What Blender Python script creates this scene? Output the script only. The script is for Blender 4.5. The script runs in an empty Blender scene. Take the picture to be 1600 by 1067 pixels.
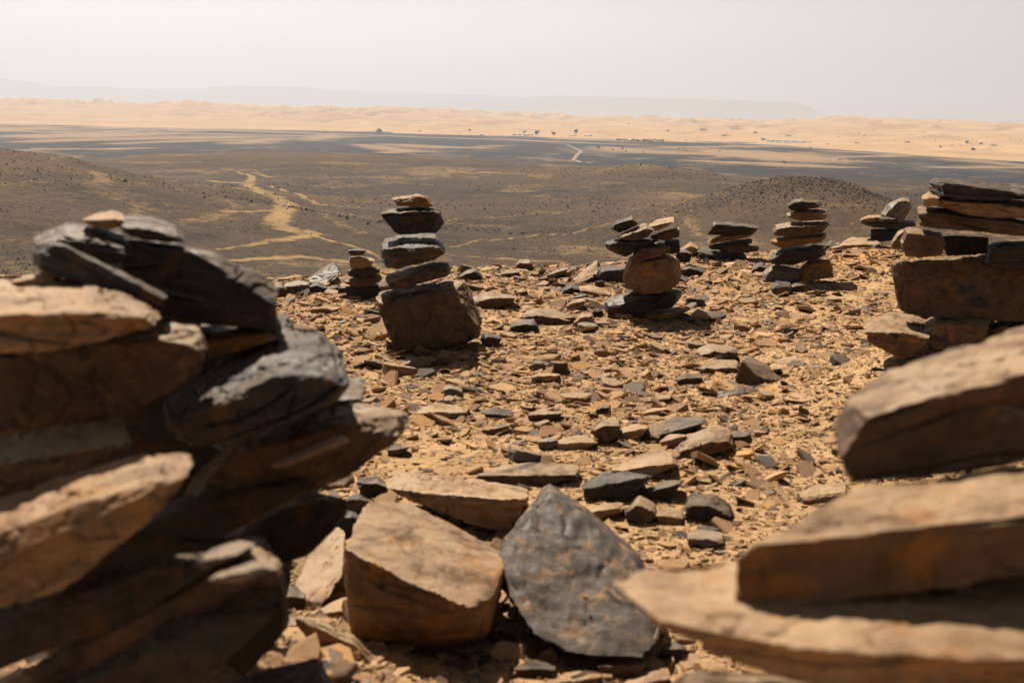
import bpy, bmesh, math, random
import numpy as np
from mathutils import Matrix, Vector

SC = bpy.context.scene
COL = SC.collection
RS = np.random.RandomState(11)
random.seed(5)
R = math.radians

# ------------------------------------------------------------------ camera
F_PX = 35.0 / 36.0 * 1600.0
PITCH = math.atan(351.5 / F_PX)
ROLL = R(1.0)
CAM = np.array([0.0, 0.0, 1.0])
Fv = np.array([0, math.cos(PITCH), -math.sin(PITCH)])
R0 = np.array([1.0, 0, 0]); U0 = np.cross(R0, Fv)
Rv = R0 * math.cos(ROLL) + U0 * math.sin(ROLL)
Uv = np.cross(Rv, Fv)

def ray(x, y):
    return Fv + (x - 800.0) / F_PX * Rv - (y - 533.5) / F_PX * Uv

def unproj(x, y, d):
    return CAM + d * ray(x, y)

def horizon(x):
    return 182.0 + 28.0 * (x - 800.0) / 1600.0

cam_d = bpy.data.cameras.new('camera'); cam = bpy.data.objects.new('camera', cam_d); COL.objects.link(cam)
m = Matrix.Identity(4)
for i in range(3):
    m[i][0] = Rv[i]; m[i][1] = Uv[i]; m[i][2] = -Fv[i]; m[i][3] = CAM[i]
cam.matrix_world = m
cam_d.lens = 35; cam_d.sensor_width = 36; cam_d.sensor_fit = 'HORIZONTAL'
cam_d.clip_start = 0.05; cam_d.clip_end = 90000
cam_d.dof.use_dof = True; cam_d.dof.focus_distance = 11.0; cam_d.dof.aperture_fstop = 5.6
SC.camera = cam

# ------------------------------------------------------------------ noise
_perm = np.random.RandomState(3).permutation(256)
_perm = np.concatenate([_perm, _perm, _perm])
_g3 = np.random.RandomState(4).normal(size=(256, 3)); _g3 /= np.linalg.norm(_g3, axis=1)[:, None]

def perlin(p):
    p = np.asarray(p, float)
    i = np.floor(p).astype(np.int64); f = p - i; i &= 255
    u = f * f * f * (f * (f * 6 - 15) + 10)
    def g(dx, dy, dz):
        h = _perm[_perm[_perm[(i[:, 0] + dx) & 255] + ((i[:, 1] + dy) & 255)] + ((i[:, 2] + dz) & 255)]
        gr = _g3[h]
        return gr[:, 0] * (f[:, 0] - dx) + gr[:, 1] * (f[:, 1] - dy) + gr[:, 2] * (f[:, 2] - dz)
    def L(a, b, t): return a + (b - a) * t
    x00 = L(g(0, 0, 0), g(1, 0, 0), u[:, 0]); x10 = L(g(0, 1, 0), g(1, 1, 0), u[:, 0])
    x01 = L(g(0, 0, 1), g(1, 0, 1), u[:, 0]); x11 = L(g(0, 1, 1), g(1, 1, 1), u[:, 0])
    return L(L(x00, x10, u[:, 1]), L(x01, x11, u[:, 1]), u[:, 2]) * 1.6

def fbm(p, o=4, gain=0.5):
    a, s, t = 1.0, 0.0, np.zeros(len(p)); p = np.asarray(p, float)
    for _ in range(o):
        t += a * perlin(p); s += a; a *= gain; p = p * 2.03 + 17.3
    return t / s

def xyz(x, y, z=0.0): return np.stack([x, y, np.full_like(x, z)], 1)
def sstep(a, b, x):
    t = np.clip((x - a) / (b - a), 0, 1); return t * t * (3 - 2 * t)

# ------------------------------------------------------------------ mesh helpers
def mesh_np(name, V, Fc, smooth=True):
    """V (n,3), Fc: list of (k,w) int arrays"""
    me = bpy.data.meshes.new(name)
    V = np.asarray(V, np.float32)
    if not isinstance(Fc, list): Fc = [Fc]
    Fc = [np.asarray(f, np.int32) for f in Fc if len(f)]
    loops = np.concatenate([f.ravel() for f in Fc])
    tot = np.concatenate([np.full(len(f), f.shape[1], np.int32) for f in Fc])
    start = np.concatenate([[0], np.cumsum(tot)[:-1]]).astype(np.int32)
    me.vertices.add(len(V)); me.vertices.foreach_set('co', V.ravel())
    me.loops.add(len(loops)); me.loops.foreach_set('vertex_index', loops)
    me.polygons.add(len(tot)); me.polygons.foreach_set('loop_start', start)
    me.update(calc_edges=True)
    me.polygons.foreach_set('use_smooth', np.full(len(tot), bool(smooth)))
    me.validate()
    return me

def add_attr(me, name, vals):
    a = me.attributes.new(name, 'FLOAT', 'POINT')
    a.data.foreach_set('value', np.asarray(vals, np.float32))

def add_col(me, name, vals):
    a = me.attributes.new(name, 'FLOAT_COLOR', 'POINT')
    v = np.ones((len(vals), 4), np.float32); v[:, :3] = vals
    a.data.foreach_set('color', v.ravel())

def link(name, me, mat, loc=(0, 0, 0), parent=None, label=None, cat=None, group=None, kind=None):
    o = bpy.data.objects.new(name, me)
    COL.objects.link(o)
    if me is not None and mat is not None and len(me.materials) == 0: me.materials.append(mat)
    o.location = loc
    if parent: o.parent = parent
    if label: o['label'] = label
    if cat: o['category'] = cat
    if group: o['group'] = group
    if kind: o['kind'] = kind
    return o

def vnormals(V, Fc):
    fn = np.cross(V[Fc[:, 1]] - V[Fc[:, 0]], V[Fc[:, 2]] - V[Fc[:, 0]])
    n = np.zeros_like(V)
    for k in range(3):
        for c in range(3):
            n[:, c] += np.bincount(Fc[:, k], fn[:, c], len(V))
    return n / (np.linalg.norm(n, axis=1)[:, None] + 1e-12)

_ico = {}
def ico(k):
    if k not in _ico:
        bm = bmesh.new(); bmesh.ops.create_icosphere(bm, subdivisions=k, radius=1)
        V = np.array([v.co[:] for v in bm.verts]); Fc = np.array([[v.index for v in f.verts] for f in bm.faces])
        bm.free(); V /= np.linalg.norm(V, axis=1)[:, None]
        _ico[k] = (V, Fc)
    return _ico[k]

# ------------------------------------------------------------------ materials
class NT:
    def __init__(s, name):
        s.m = bpy.data.materials.new(name); s.m.use_nodes = True
        s.t = s.m.node_tree; s.t.nodes.clear()
        s.out = s.t.nodes.new('ShaderNodeOutputMaterial')
        s.b = s.t.nodes.new('ShaderNodeBsdfPrincipled'); s.t.links.new(s.b.outputs[0], s.out.inputs[0])
    def n(s, typ, **kw):
        nd = s.t.nodes.new(typ)
        for k, v in kw.items(): setattr(nd, k, v)
        return nd
    def l(s, a, b): s.t.links.new(a, b)
    def val(s, inp, v):
        if isinstance(v, (int, float)): inp.default_value = v
        elif isinstance(v, tuple): inp.default_value = v if len(v) == 4 or len(inp.default_value) == 3 else (*v, 1)
        else: s.l(v, inp)
    def noise(s, vec, scale, detail=4, rough=0.55, dist=0.0):
        nd = s.n('ShaderNodeTexNoise'); nd.inputs['Scale'].default_value = scale
        nd.inputs['Detail'].default_value = detail; nd.inputs['Roughness'].default_value = rough
        nd.inputs['Distortion'].default_value = dist
        s.l(vec, nd.inputs['Vector']); return nd.outputs['Fac']
    def ramp(s, fac, a, b, lo=0.0, hi=1.0):
        nd = s.n('ShaderNodeMapRange'); nd.interpolation_type = 'SMOOTHSTEP'
        s.l(fac, nd.inputs[0]); nd.inputs[1].default_value = a; nd.inputs[2].default_value = b
        nd.inputs[3].default_value = lo; nd.inputs[4].default_value = hi
        return nd.outputs[0]
    def mix(s, fac, a, b, mode='MIX'):
        nd = s.n('ShaderNodeMix'); nd.data_type = 'RGBA'; nd.blend_type = mode
        s.val(nd.inputs[0], fac); s.val(nd.inputs[6], a); s.val(nd.inputs[7], b)
        return nd.outputs[2]
    def math(s, op, a, b=0.0):
        nd = s.n('ShaderNodeMath'); nd.operation = op; s.val(nd.inputs[0], a); s.val(nd.inputs[1], b); return nd.outputs[0]
    def vmul(s, vec, v):
        nd = s.n('ShaderNodeVectorMath'); nd.operation = 'MULTIPLY'; s.l(vec, nd.inputs[0]); nd.inputs[1].default_value = v; return nd.outputs[0]
    def vadd(s, a, b):
        nd = s.n('ShaderNodeVectorMath'); nd.operation = 'ADD'; s.l(a, nd.inputs[0]); s.l(b, nd.inputs[1]); return nd.outputs[0]
    def attr(s, name):
        nd = s.n('ShaderNodeAttribute'); nd.attribute_name = name; return nd
    def bump(s, h, strength, dist, prev=None):
        nd = s.n('ShaderNodeBump'); nd.inputs['Strength'].default_value = strength; nd.inputs['Distance'].default_value = dist
        s.l(h, nd.inputs['Height'])
        if prev is not None: s.l(prev, nd.inputs['Normal'])
        return nd.outputs[0]

def stone_mat(name, A, B, V, rust, varn=(0.5, 0.62), rust_amt=0.5, rough=0.8, top_light=0.35, rs_=14):
    """A/B: fresh rock colours, V: dark desert varnish, rust: iron stain"""
    t = NT(name)
    tc = t.n('ShaderNodeTexCoord').outputs['Object']
    oi = t.n('ShaderNodeObjectInfo')
    sh = t.n('ShaderNodeVectorMath'); sh.operation = 'SCALE'; sh.inputs[0].default_value = (37.1, 61.7, 23.9); t.l(oi.outputs['Random'], sh.inputs['Scale'])
    p = t.vadd(tc, sh.outputs[0])
    n1 = t.noise(p, 9, 6, 0.62, 0.4); n2 = t.noise(p, 34, 6, 0.65); n3 = t.noise(p, 170, 4, 0.7)
    n4 = t.noise(t.vadd(p, sh.outputs[0]), rs_, 5, 0.6, 0.8)
    st = t.noise(t.vmul(p, (9, 9, 46)), 1.0, 6, 0.65, 1.2)
    c = t.mix(t.ramp(n1, 0.35, 0.65), (*A, 1), (*B, 1))
    c = t.mix(t.ramp(st, 0.45, 0.62, 0, 0.3), c, (A[0] * .55, A[1] * .5, A[2] * .5, 1))
    c = t.mix(t.ramp(n4, 0.5, 0.64, 0, rust_amt), c, (*rust, 1))
    fl = t.attr('flake').outputs['Fac']
    vm = t.math('MULTIPLY', t.ramp(t.math('ADD', n1, t.math('MULTIPLY', n2, 0.35)), varn[0] + .17, varn[1] + .17), t.math('SUBTRACT', 1.0, t.math('MULTIPLY', fl, 0.85)))
    c = t.mix(vm, c, (*V, 1))
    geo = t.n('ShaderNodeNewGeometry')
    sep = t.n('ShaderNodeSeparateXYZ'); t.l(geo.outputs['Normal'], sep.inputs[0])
    # up-facing surfaces painted a paler sandy tone, strengthening the sunlit tops
    top_mask = t.math('MULTIPLY', t.ramp(sep.outputs[2], 0.55, 0.95), t.ramp(t.math('ADD', t.math('MULTIPLY', n1, .7), t.math('MULTIPLY', n2, .3)), 0.36, 0.58, 0, top_light))
    c = t.mix(top_mask, c, (0.46, 0.31, 0.18, 1))
    c = t.mix(1.0, c, t.mix(n3, (0.62, 0.62, 0.62, 1), (1.35, 1.33, 1.3, 1)), 'MULTIPLY')
    pits = t.ramp(n2, 0.68, 0.76, 1.0, 0.45)
    cm = t.n('ShaderNodeCombineColor'); [t.l(pits, cm.inputs[i]) for i in range(3)]
    c = t.mix(1.0, c, cm.outputs[0], 'MULTIPLY')
    t.l(c, t.b.inputs['Base Color'])
    rr = t.math('SUBTRACT', rough, t.math('MULTIPLY', vm, 0.22)); t.l(rr, t.b.inputs['Roughness'])
    t.b.inputs['Specular IOR Level'].default_value = 0.3
    b = t.bump(n2, 0.4, 0.006); b = t.bump(st, 0.4, 0.005, b); b = t.bump(n3, 0.45, 0.002, b)
    t.l(b, t.b.inputs['Normal'])
    return t.m

M = {}
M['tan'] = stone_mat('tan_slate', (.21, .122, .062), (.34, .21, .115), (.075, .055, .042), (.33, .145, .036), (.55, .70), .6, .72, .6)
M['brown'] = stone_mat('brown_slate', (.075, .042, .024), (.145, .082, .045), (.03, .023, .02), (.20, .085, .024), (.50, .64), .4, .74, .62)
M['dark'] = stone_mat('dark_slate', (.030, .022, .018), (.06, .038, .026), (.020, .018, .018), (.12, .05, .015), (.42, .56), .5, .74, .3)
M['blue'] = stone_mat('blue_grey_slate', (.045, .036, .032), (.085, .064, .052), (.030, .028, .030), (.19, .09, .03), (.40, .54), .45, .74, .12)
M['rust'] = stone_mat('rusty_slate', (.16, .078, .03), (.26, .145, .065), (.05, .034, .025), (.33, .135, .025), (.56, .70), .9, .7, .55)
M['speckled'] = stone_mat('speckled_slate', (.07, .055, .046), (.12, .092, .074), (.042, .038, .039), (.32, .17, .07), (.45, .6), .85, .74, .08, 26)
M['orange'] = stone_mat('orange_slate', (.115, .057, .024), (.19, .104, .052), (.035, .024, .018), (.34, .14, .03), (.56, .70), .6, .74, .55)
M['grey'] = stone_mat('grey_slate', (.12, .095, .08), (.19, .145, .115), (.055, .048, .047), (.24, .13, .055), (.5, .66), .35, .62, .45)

# ------------------------------------------------------------------ stones
def hull_planes(pts):
    bm = bmesh.new()
    for p in pts: bm.verts.new(p)
    r = bmesh.ops.convex_hull(bm, input=bm.verts)
    fs = [g for g in r['geom'] if isinstance(g, bmesh.types.BMFace)]
    c = pts.mean(0)
    L = []
    for f in fs:
        f.normal_update(); n = np.array(f.normal[:]); a = f.calc_area()
        dd = float(np.dot(n, np.array(f.verts[0].co[:]) - c))
        if dd < 0: n, dd = -n, -dd
        L.append((a, n, dd))
    bm.free(); L.sort(key=lambda q: -q[0])
    N, D = [], []
    for a, n, dd in L:
        if a < 1e-9 or dd < 1e-5: continue
        if any(np.dot(n, m_) > 0.985 and dd >= e_ - 1e-3 * 0 and abs(dd - e_) < 0.06 * max(dd, e_) for m_, e_ in zip(N, D)): continue
        N.append(n); D.append(dd)
    return c, np.array(N), np.array(D)

def rock_mesh(name, pts, k=5, p=400, chips=8, amp=1.0, rs=RS, bed=None):
    pts = np.asarray(pts, float)
    c, N, D = hull_planes(pts)
    q = pts - c
    w, ax = np.linalg.eigh(q.T @ q / len(q))
    nb = ax[:, 0] if bed is None else np.asarray(bed, float) / np.linalg.norm(bed)
    if nb[2] < 0: nb = -nb
    for _ in range(chips):
        u = rs.normal(size=3); u /= np.linalg.norm(u)
        h = (q @ u).max()
        N = np.vstack([N, u]); D = np.append(D, h * rs.uniform(.81, .97))
    V0, Fc = ico(k)
    ext = np.array([np.ptp(q @ ax[:, i]) for i in range(3)]); ext = np.maximum(ext, .12 * ext.max())
    dirs = (V0 * ext) @ ax.T
    if np.linalg.det(ax) < 0: Fc = Fc[:, ::-1]
    dirs /= np.linalg.norm(dirs, axis=1)[:, None]
    size = float(np.prod(ext) ** (1 / 3))
    off = rs.uniform(0, 100, 3)
    s = np.maximum(dirs @ N.T, 0) / D[None]
    mx = s.max(1)
    r = 1.0 / (mx * ((s / mx[:, None]) ** p).sum(1) ** (1.0 / p))
    P = dirs * r[:, None]
    A, T = P @ ax, q @ ax
    a0, a1, t0, t1 = A.min(0), A.max(0), T.min(0), T.max(0)
    P = ((A - a0) / (a1 - a0) * (t1 - t0) * 1.0 + t0) @ ax.T
    n = vnormals(P, Fc)
    d = .035 * size * fbm(P / size * 1.7 + off, 3) * amp
    side = 1 - np.abs(n @ nb)
    hh = P @ nb
    plan = P - hh[:, None] * nb
    lay = perlin(np.c_[plan / size * .9 + off, ][:, :3] + np.outer(hh / size * 15, nb) + off)
    lay = np.tanh(lay * 4) * .5
    crk = perlin(plan / size * 1.3 + np.outer(hh / size * 8, nb) + off * 2.1)
    d += amp * .032 * size * lay * sstep(.25, .8, side)
    d -= amp * .045 * size * (1 - sstep(.0, .09, np.abs(crk))) * sstep(.3, .8, side) * sstep(-.1, .25, fbm(P / size * 1.6 + off * .7, 2))
    fl = fbm(plan / size * 2.3 + off * 1.3, 4) + .12 * perlin(P / size * 9 + off)
    flake = sstep(.02, .07, fl) * .6 + sstep(.2, .24, fl) * .4
    d -= amp * .022 * size * flake * sstep(.5, .85, np.abs(n @ nb))
    d += amp * .014 * size * fbm(P / size * 8 + off, 3)
    if k >= 5: d += amp * .007 * size * fbm(P / size * 26 + off, 2)
    rid = 1 - np.abs(fbm(P / size * 3.2 + off, 3)) * 3
    d -= amp * .02 * size * sstep(.75, 1.0, rid)
    P = P + n * d[:, None]
    return P + c, Fc, flake

def make_stone(name, pts, mat, label, group=None, k=5, cat='stone', rs=None, **kw):
    rs = rs or np.random.RandomState(abs(hash(label)) % 1 + sum(ord(ch) * (i + 1) for i, ch in enumerate(label)) % 100000)
    V, Fc, fl = rock_mesh(name, pts, k, rs=rs, **kw)
    base = np.array([V[:, 0].mean(), V[:, 1].mean(), V[:, 2].min()])
    me = mesh_np(name, V - base, Fc, True); add_attr(me, 'flake', fl); me.set_sharp_from_angle(angle=R(38))
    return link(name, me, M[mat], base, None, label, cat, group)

def outline_pts(poly, d, s=None, t=None, lean=0.0, inset=.94, rs=RS):
    P = np.array(poly, float)
    cx, cy = P.mean(0); w = np.ptp(P[:, 0]); h = np.ptp(P[:, 1])
    sa = math.sin(max(.03, math.atan((cy - horizon(cx)) / F_PX)))
    if t is None: t = s * d / (F_PX * sa) if s is not None else .72 * w * d / F_PX
    if s is None: s = t * sa * F_PX / d
    s = min(s, .72 * h)
    Q = np.vstack([P, P[:1]])
    xs, ys = [], []
    for a, b in zip(Q[:-1], Q[1:]):
        for u in np.linspace(0, 1, 12): xs.append(a[0] + (b[0] - a[0]) * u); ys.append(a[1] + (b[1] - a[1]) * u)
    xs, ys = np.array(xs), np.array(ys)
    out = []
    for x, y in P:
        near = np.abs(xs - x) < w * .04
        lo, hi = ys[near].min(), ys[near].max()
        v = (y - lo) / (hi - lo) if hi - lo > .12 * h else .5
        vg = 1 - (y - P[:, 1].min()) / h
        L = lean * (vg - .5)
        s2 = min(s, .72 * (hi - lo))
        jt = .05
        fx = cx + (x - cx) * (inset + rs.uniform(-jt, jt)); bx = cx + (x - cx) * (inset + rs.uniform(-jt, jt))
        out.append(unproj(fx, y + s2 * (1 - v) * (1 if v < .5 else .0) + 0 * cy, d - t / 2 + L))
        out.append(unproj(x, y + s2 * .45 * (1 - v) - s2 * .45 * v, d + L))
        out.append(unproj(bx, y - s2 * v, d + t / 2 + L))
    return np.array(out)

def S(name, poly, d, mat, label, group, s=None, t=None, lean=0.0, k=5, snap=None, inset=.96, **kw):
    rs = np.random.RandomState(sum(ord(ch) * (i + 3) for i, ch in enumerate(label)) % 99991)
    pts = outline_pts(poly, d, s, t, lean, inset, rs=rs)
    if snap is None: snap = name != 'cairn_stone'
    if snap:   # a loose stone: put it at the distance where its foot touches the ground
        k_ = float(np.clip(1.012 / (1 - pts[:, 2].min()), .85, 1.2)); pts = CAM + (pts - CAM) * k_
    if d > 3: kw.setdefault('chips', 9)
    return make_stone(name, pts, mat, label, group, k=k, rs=rs, **kw)

def G(name, poly, mat, label, group, s=None, k=5, **kw):
    """a stone that rests on the flat hilltop: its distance follows from where its foot meets the ground"""
    P = np.array(poly, float); j = P[:, 1].argmax()
    dr = ray(P[j, 0], P[j, 1] - 2); d0 = -1.0 / dr[2]
    w = np.ptp(P[:, 0]); h = np.ptp(P[:, 1])
    cy = P[:, 1].mean(); sa = math.sin(math.atan((cy - horizon(P[j, 0])) / F_PX))
    if s is None: s = min(.55 * h, .8 * w * sa)
    t = s * d0 / (F_PX * sa)
    rs = np.random.RandomState(sum(ord(ch) * (i + 3) for i, ch in enumerate(label)) % 99991)
    pts = outline_pts(poly, d0 + t / 2, s, t, rs=rs)
    return make_stone(name, pts, mat, label, group, k=k, rs=rs, **kw)

# ---- the left foreground cairn
g = 'stones of the left foreground cairn'
n = 'cairn_stone'
S(n, [(128,344),(150,334),(175,328),(192,332),(192,352),(165,360),(140,356)], 1.4, 'tan', 'small tan stone at the very top of the left foreground cairn', g, s=14)
S(n, [(190,336),(231,337),(279,354),(279,379),(230,376),(188,362)], 1.38, 'dark', 'small dark block on top of the left foreground cairn, right of a tan chip', g, s=18)
S(n, [(56,368),(103,347),(150,350),(196,366),(204,400),(165,416),(90,400),(58,392)], 1.4, 'dark', 'broad dark slab with a pale top under the topmost chips of the left cairn', g, s=26)
S(n, [(52,420),(60,398),(84,380),(106,383),(180,423),(262,461),(252,478),(200,456),(120,430),(78,424)], 1.25, 'blue', 'thin blue-grey plank slanting down to the right across the left cairn', g, s=5, t=.06, k=5)
S(n, [(194,386),(212,376),(262,381),(340,393),(388,418),(426,436),(433,450),(428,503),(330,506),(222,494),(200,440)], 1.42, 'dark', 'big dark angular block near the top right of the left foreground cairn', g, s=6, t=.2, k=6)
S(n, [(20,440),(50,428),(88,422),(92,440),(50,450)], 1.26, 'tan', 'thin tan chip wedged under the slanting plank of the left cairn', g, s=8)
S(n, [(-60,448),(0,438),(90,430),(140,432),(190,452),(234,478),(238,500),(195,517),(100,542),(0,548),(-60,540)], 1.18, 'tan', 'wide tan-topped slab at the left edge, below the slanting plank', g, s=52, k=6)
S(n, [(-60,540),(85,530),(165,520),(255,503),(312,512),(324,545),(312,585),(222,592),(180,624),(135,664),(103,680),(35,674),(-60,655)], 1.22, 'brown', 'large dark brown stone with rusty lower edge, below the wide tan slab', g, s=26, k=6)
S(n, [(318,524),(370,512),(405,507),(426,532),(372,549),(325,560)], 1.36, 'rust', 'small rusty slab squeezed under the big dark block of the left cairn', g, s=14)
S(n, [(264,606),(330,560),(412,520),(440,511),(500,510),(526,530),(547,598),(540,620),(470,642),(390,670),(320,706),(288,696),(268,670)], 1.3, 'blue', 'big rounded blue-grey boulder sticking out on the right of the left cairn', g, s=74, k=6)
S(n, [(300,740),(330,695),(425,655),(545,626),(634,660),(630,672),(608,695),(536,748),(420,790),(330,822),(286,822)], 1.34, 'brown', 'long brown wedge pointing right with a sunlit rusty tip, under the blue-grey boulder', g, s=34, k=6)
S(n, [(-60,690),(60,684),(150,676),(195,650),(202,712),(115,756),(30,776),(-60,780)], 1.07, 'brown', 'brown slab at the left edge with one sunlit pinkish patch, below the rusty-edged stone', g, s=44, k=6)
S(n, [(-60,800),(60,760),(150,727),(230,707),(290,704),(300,718),(282,765),(230,826),(180,864),(85,922),(-60,950)], 0.97, 'tan', 'long slanting slab with bright tan upper edge low in the left cairn', g, s=60, k=6)
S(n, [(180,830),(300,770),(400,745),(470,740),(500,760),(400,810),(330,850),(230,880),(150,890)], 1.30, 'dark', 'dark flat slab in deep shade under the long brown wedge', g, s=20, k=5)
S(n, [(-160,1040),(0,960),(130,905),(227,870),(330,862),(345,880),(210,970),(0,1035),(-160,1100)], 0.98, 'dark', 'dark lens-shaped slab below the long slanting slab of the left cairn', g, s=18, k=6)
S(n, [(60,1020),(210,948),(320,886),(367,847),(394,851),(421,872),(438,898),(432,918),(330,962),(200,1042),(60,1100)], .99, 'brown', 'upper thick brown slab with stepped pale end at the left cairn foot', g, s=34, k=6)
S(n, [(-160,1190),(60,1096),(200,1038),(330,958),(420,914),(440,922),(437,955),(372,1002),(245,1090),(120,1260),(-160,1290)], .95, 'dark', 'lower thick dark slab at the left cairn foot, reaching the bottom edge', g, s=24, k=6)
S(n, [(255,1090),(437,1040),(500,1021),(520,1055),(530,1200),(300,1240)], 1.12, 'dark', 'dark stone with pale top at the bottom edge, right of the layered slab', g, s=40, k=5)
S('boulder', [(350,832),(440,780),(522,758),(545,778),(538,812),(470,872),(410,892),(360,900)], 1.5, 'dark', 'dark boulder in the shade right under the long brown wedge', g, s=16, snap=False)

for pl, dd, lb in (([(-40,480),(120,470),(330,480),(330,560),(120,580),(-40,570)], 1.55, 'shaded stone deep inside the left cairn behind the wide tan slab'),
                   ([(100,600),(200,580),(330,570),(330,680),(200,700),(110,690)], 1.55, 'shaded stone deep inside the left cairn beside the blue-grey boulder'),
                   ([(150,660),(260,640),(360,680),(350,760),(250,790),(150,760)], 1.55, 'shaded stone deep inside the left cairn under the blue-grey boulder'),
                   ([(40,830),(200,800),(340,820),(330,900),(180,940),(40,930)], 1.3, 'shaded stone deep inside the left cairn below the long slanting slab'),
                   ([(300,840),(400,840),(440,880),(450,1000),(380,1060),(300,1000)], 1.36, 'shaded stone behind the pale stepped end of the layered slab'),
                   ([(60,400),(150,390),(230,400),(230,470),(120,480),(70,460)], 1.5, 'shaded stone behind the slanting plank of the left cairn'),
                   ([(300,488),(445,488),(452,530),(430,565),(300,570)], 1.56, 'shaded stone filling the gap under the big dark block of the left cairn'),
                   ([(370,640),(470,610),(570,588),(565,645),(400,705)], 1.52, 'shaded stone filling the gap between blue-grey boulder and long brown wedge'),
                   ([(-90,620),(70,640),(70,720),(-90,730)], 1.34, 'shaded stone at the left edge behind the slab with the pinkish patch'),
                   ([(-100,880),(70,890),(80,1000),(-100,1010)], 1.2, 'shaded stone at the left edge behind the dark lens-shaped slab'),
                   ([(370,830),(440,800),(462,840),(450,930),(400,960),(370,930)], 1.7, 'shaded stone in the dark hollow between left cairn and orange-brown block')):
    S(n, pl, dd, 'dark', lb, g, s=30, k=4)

S(n, [(424,724),(470,706),(535,678),(544,690),(480,716),(430,734)], 1.21, 'tan', 'thin tan sliver lodged against the front of the long brown wedge', g, s=8, t=.05)
S(n, [(300,880),(318,864),(367,845),(394,851),(350,880),(320,890)], .97, 'grey', 'upper pale stepped ledge stone on the layered slab at the foot', g, s=16, t=.12)
S(n, [(325,905),(345,886),(395,866),(424,872),(432,890),(372,912)], .92, 'grey', 'lower pale stepped ledge stone at the right end of the layered slab', g, s=18, t=.12)

# ---- the middle foreground
g = 'stones lying in the middle foreground'
def raw(name, pts3, mat, label, group=None, k=6, **kw):
    pts = np.array([unproj(x, y, d) for x, y, d in pts3])
    return make_stone(name, pts, mat, label, group, k=k, **kw)
raw('boulder', [(540,853,1.86),(556,815,2.0),(577,783,2.15),(631,781,2.2),(697,814,2.17),(784,860,2.05),(788,885,1.95),(762,944,1.80),(730,946,1.76),(631,902,1.78),(565,868,1.82),
     (537,905,1.9),(550,990,1.86),(664,1006,1.84),(762,985,1.84),(786,930,2.0),(600,985,2.2),(740,975,2.2)],
    'orange', 'orange-brown block with a flat sunlit top and black shaded front', g, chips=3, amp=.4, bed=(0.1, -.3, 1))
S('stone_slab', [(602,752),(619,737),(656,737),(713,744),(829,760),(822,790),(796,838),(760,828),(689,799),(631,781),(606,766)], 2.42, 'tan', 'long smooth tan plank lying behind the orange-brown block', g, s=46, k=6)
S('stone_slab', [(843,766),(868,769),(916,803),(994,873),(1033,968),(1024,1006),(1006,1026),(895,1021),(825,986),(796,935),(788,885),(790,856),(817,803)], 1.93, 'speckled', 'upright dark grey triangular slab speckled with tan spots', g, s=14, t=.13, lean=.29, k=6, amp=.7)
S('loose_stone', [(499,822),(540,830),(533,897),(499,948),(470,936),(457,926),(477,864)], 1.95, 'tan', 'rough tan stone standing left of the orange-brown block', g, s=30, lean=.2)
S('loose_stone', [(478,960),(540,931),(558,943),(556,978),(503,980)], 1.82, 'tan', 'small tan wedge in front of the rough standing stone', g, s=22)
S('loose_stone', [(404,990),(425,968),(450,962),(474,968),(468,985),(437,1002),(415,1003)], 1.62, 'grey', 'small grey-tan pebble beside the curved stone at the bottom', g, s=16)
S('loose_stone', [(462,967),(500,967),(553,990),(594,1036),(612,1075),(600,1110),(560,1100),(524,1020),(480,986)], 1.62, 'tan', 'curved tan stone arching down to the bottom edge', g, s=18)
S('loose_stone', [(480,815),(520,790),(560,800),(548,840),(500,845)], 2.2, 'blue', 'shaded blue-grey stone between the boulder and the orange-brown block', g, s=20)
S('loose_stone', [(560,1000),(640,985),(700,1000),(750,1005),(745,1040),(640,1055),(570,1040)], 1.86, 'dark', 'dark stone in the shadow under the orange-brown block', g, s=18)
for pl, mt, lb in (([(566,1050),(600,1030),(640,1036),(646,1066),(590,1078)], 'dark', 'dark stone at the bottom edge between the curved stone and the little tan cube'),
                   ([(700,1030),(735,1018),(760,1026),(752,1046),(712,1050)], 'brown', 'brown chip in the shade below the orange-brown block'),
                   ([(765,985),(790,968),(806,985),(800,1010),(775,1012)], 'brown', 'small brown stone in the gap between the orange-brown block and the dark triangular slab'),
                   ([(858,1062),(900,1046),(940,1052),(930,1080),(870,1086)], 'rust', 'rusty chip at the bottom edge below the dark triangular slab'),
                   ([(1030,1010),(1052,1000),(1072,1012),(1064,1028),(1036,1030)], 'dark', 'dark chip touching the right foot of the dark triangular slab'),
                   ([(560,748),(590,742),(606,756),(600,776),(566,778)], 'dark', 'dark stone behind the left end of the long smooth tan plank'),
                   ([(540,778),(562,770),(576,782),(570,800),(546,806)], 'blue', 'blue-grey stone at the left end of the long smooth tan plank')):
    G('loose_stone', pl, mt, lb, g, k=5)
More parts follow.
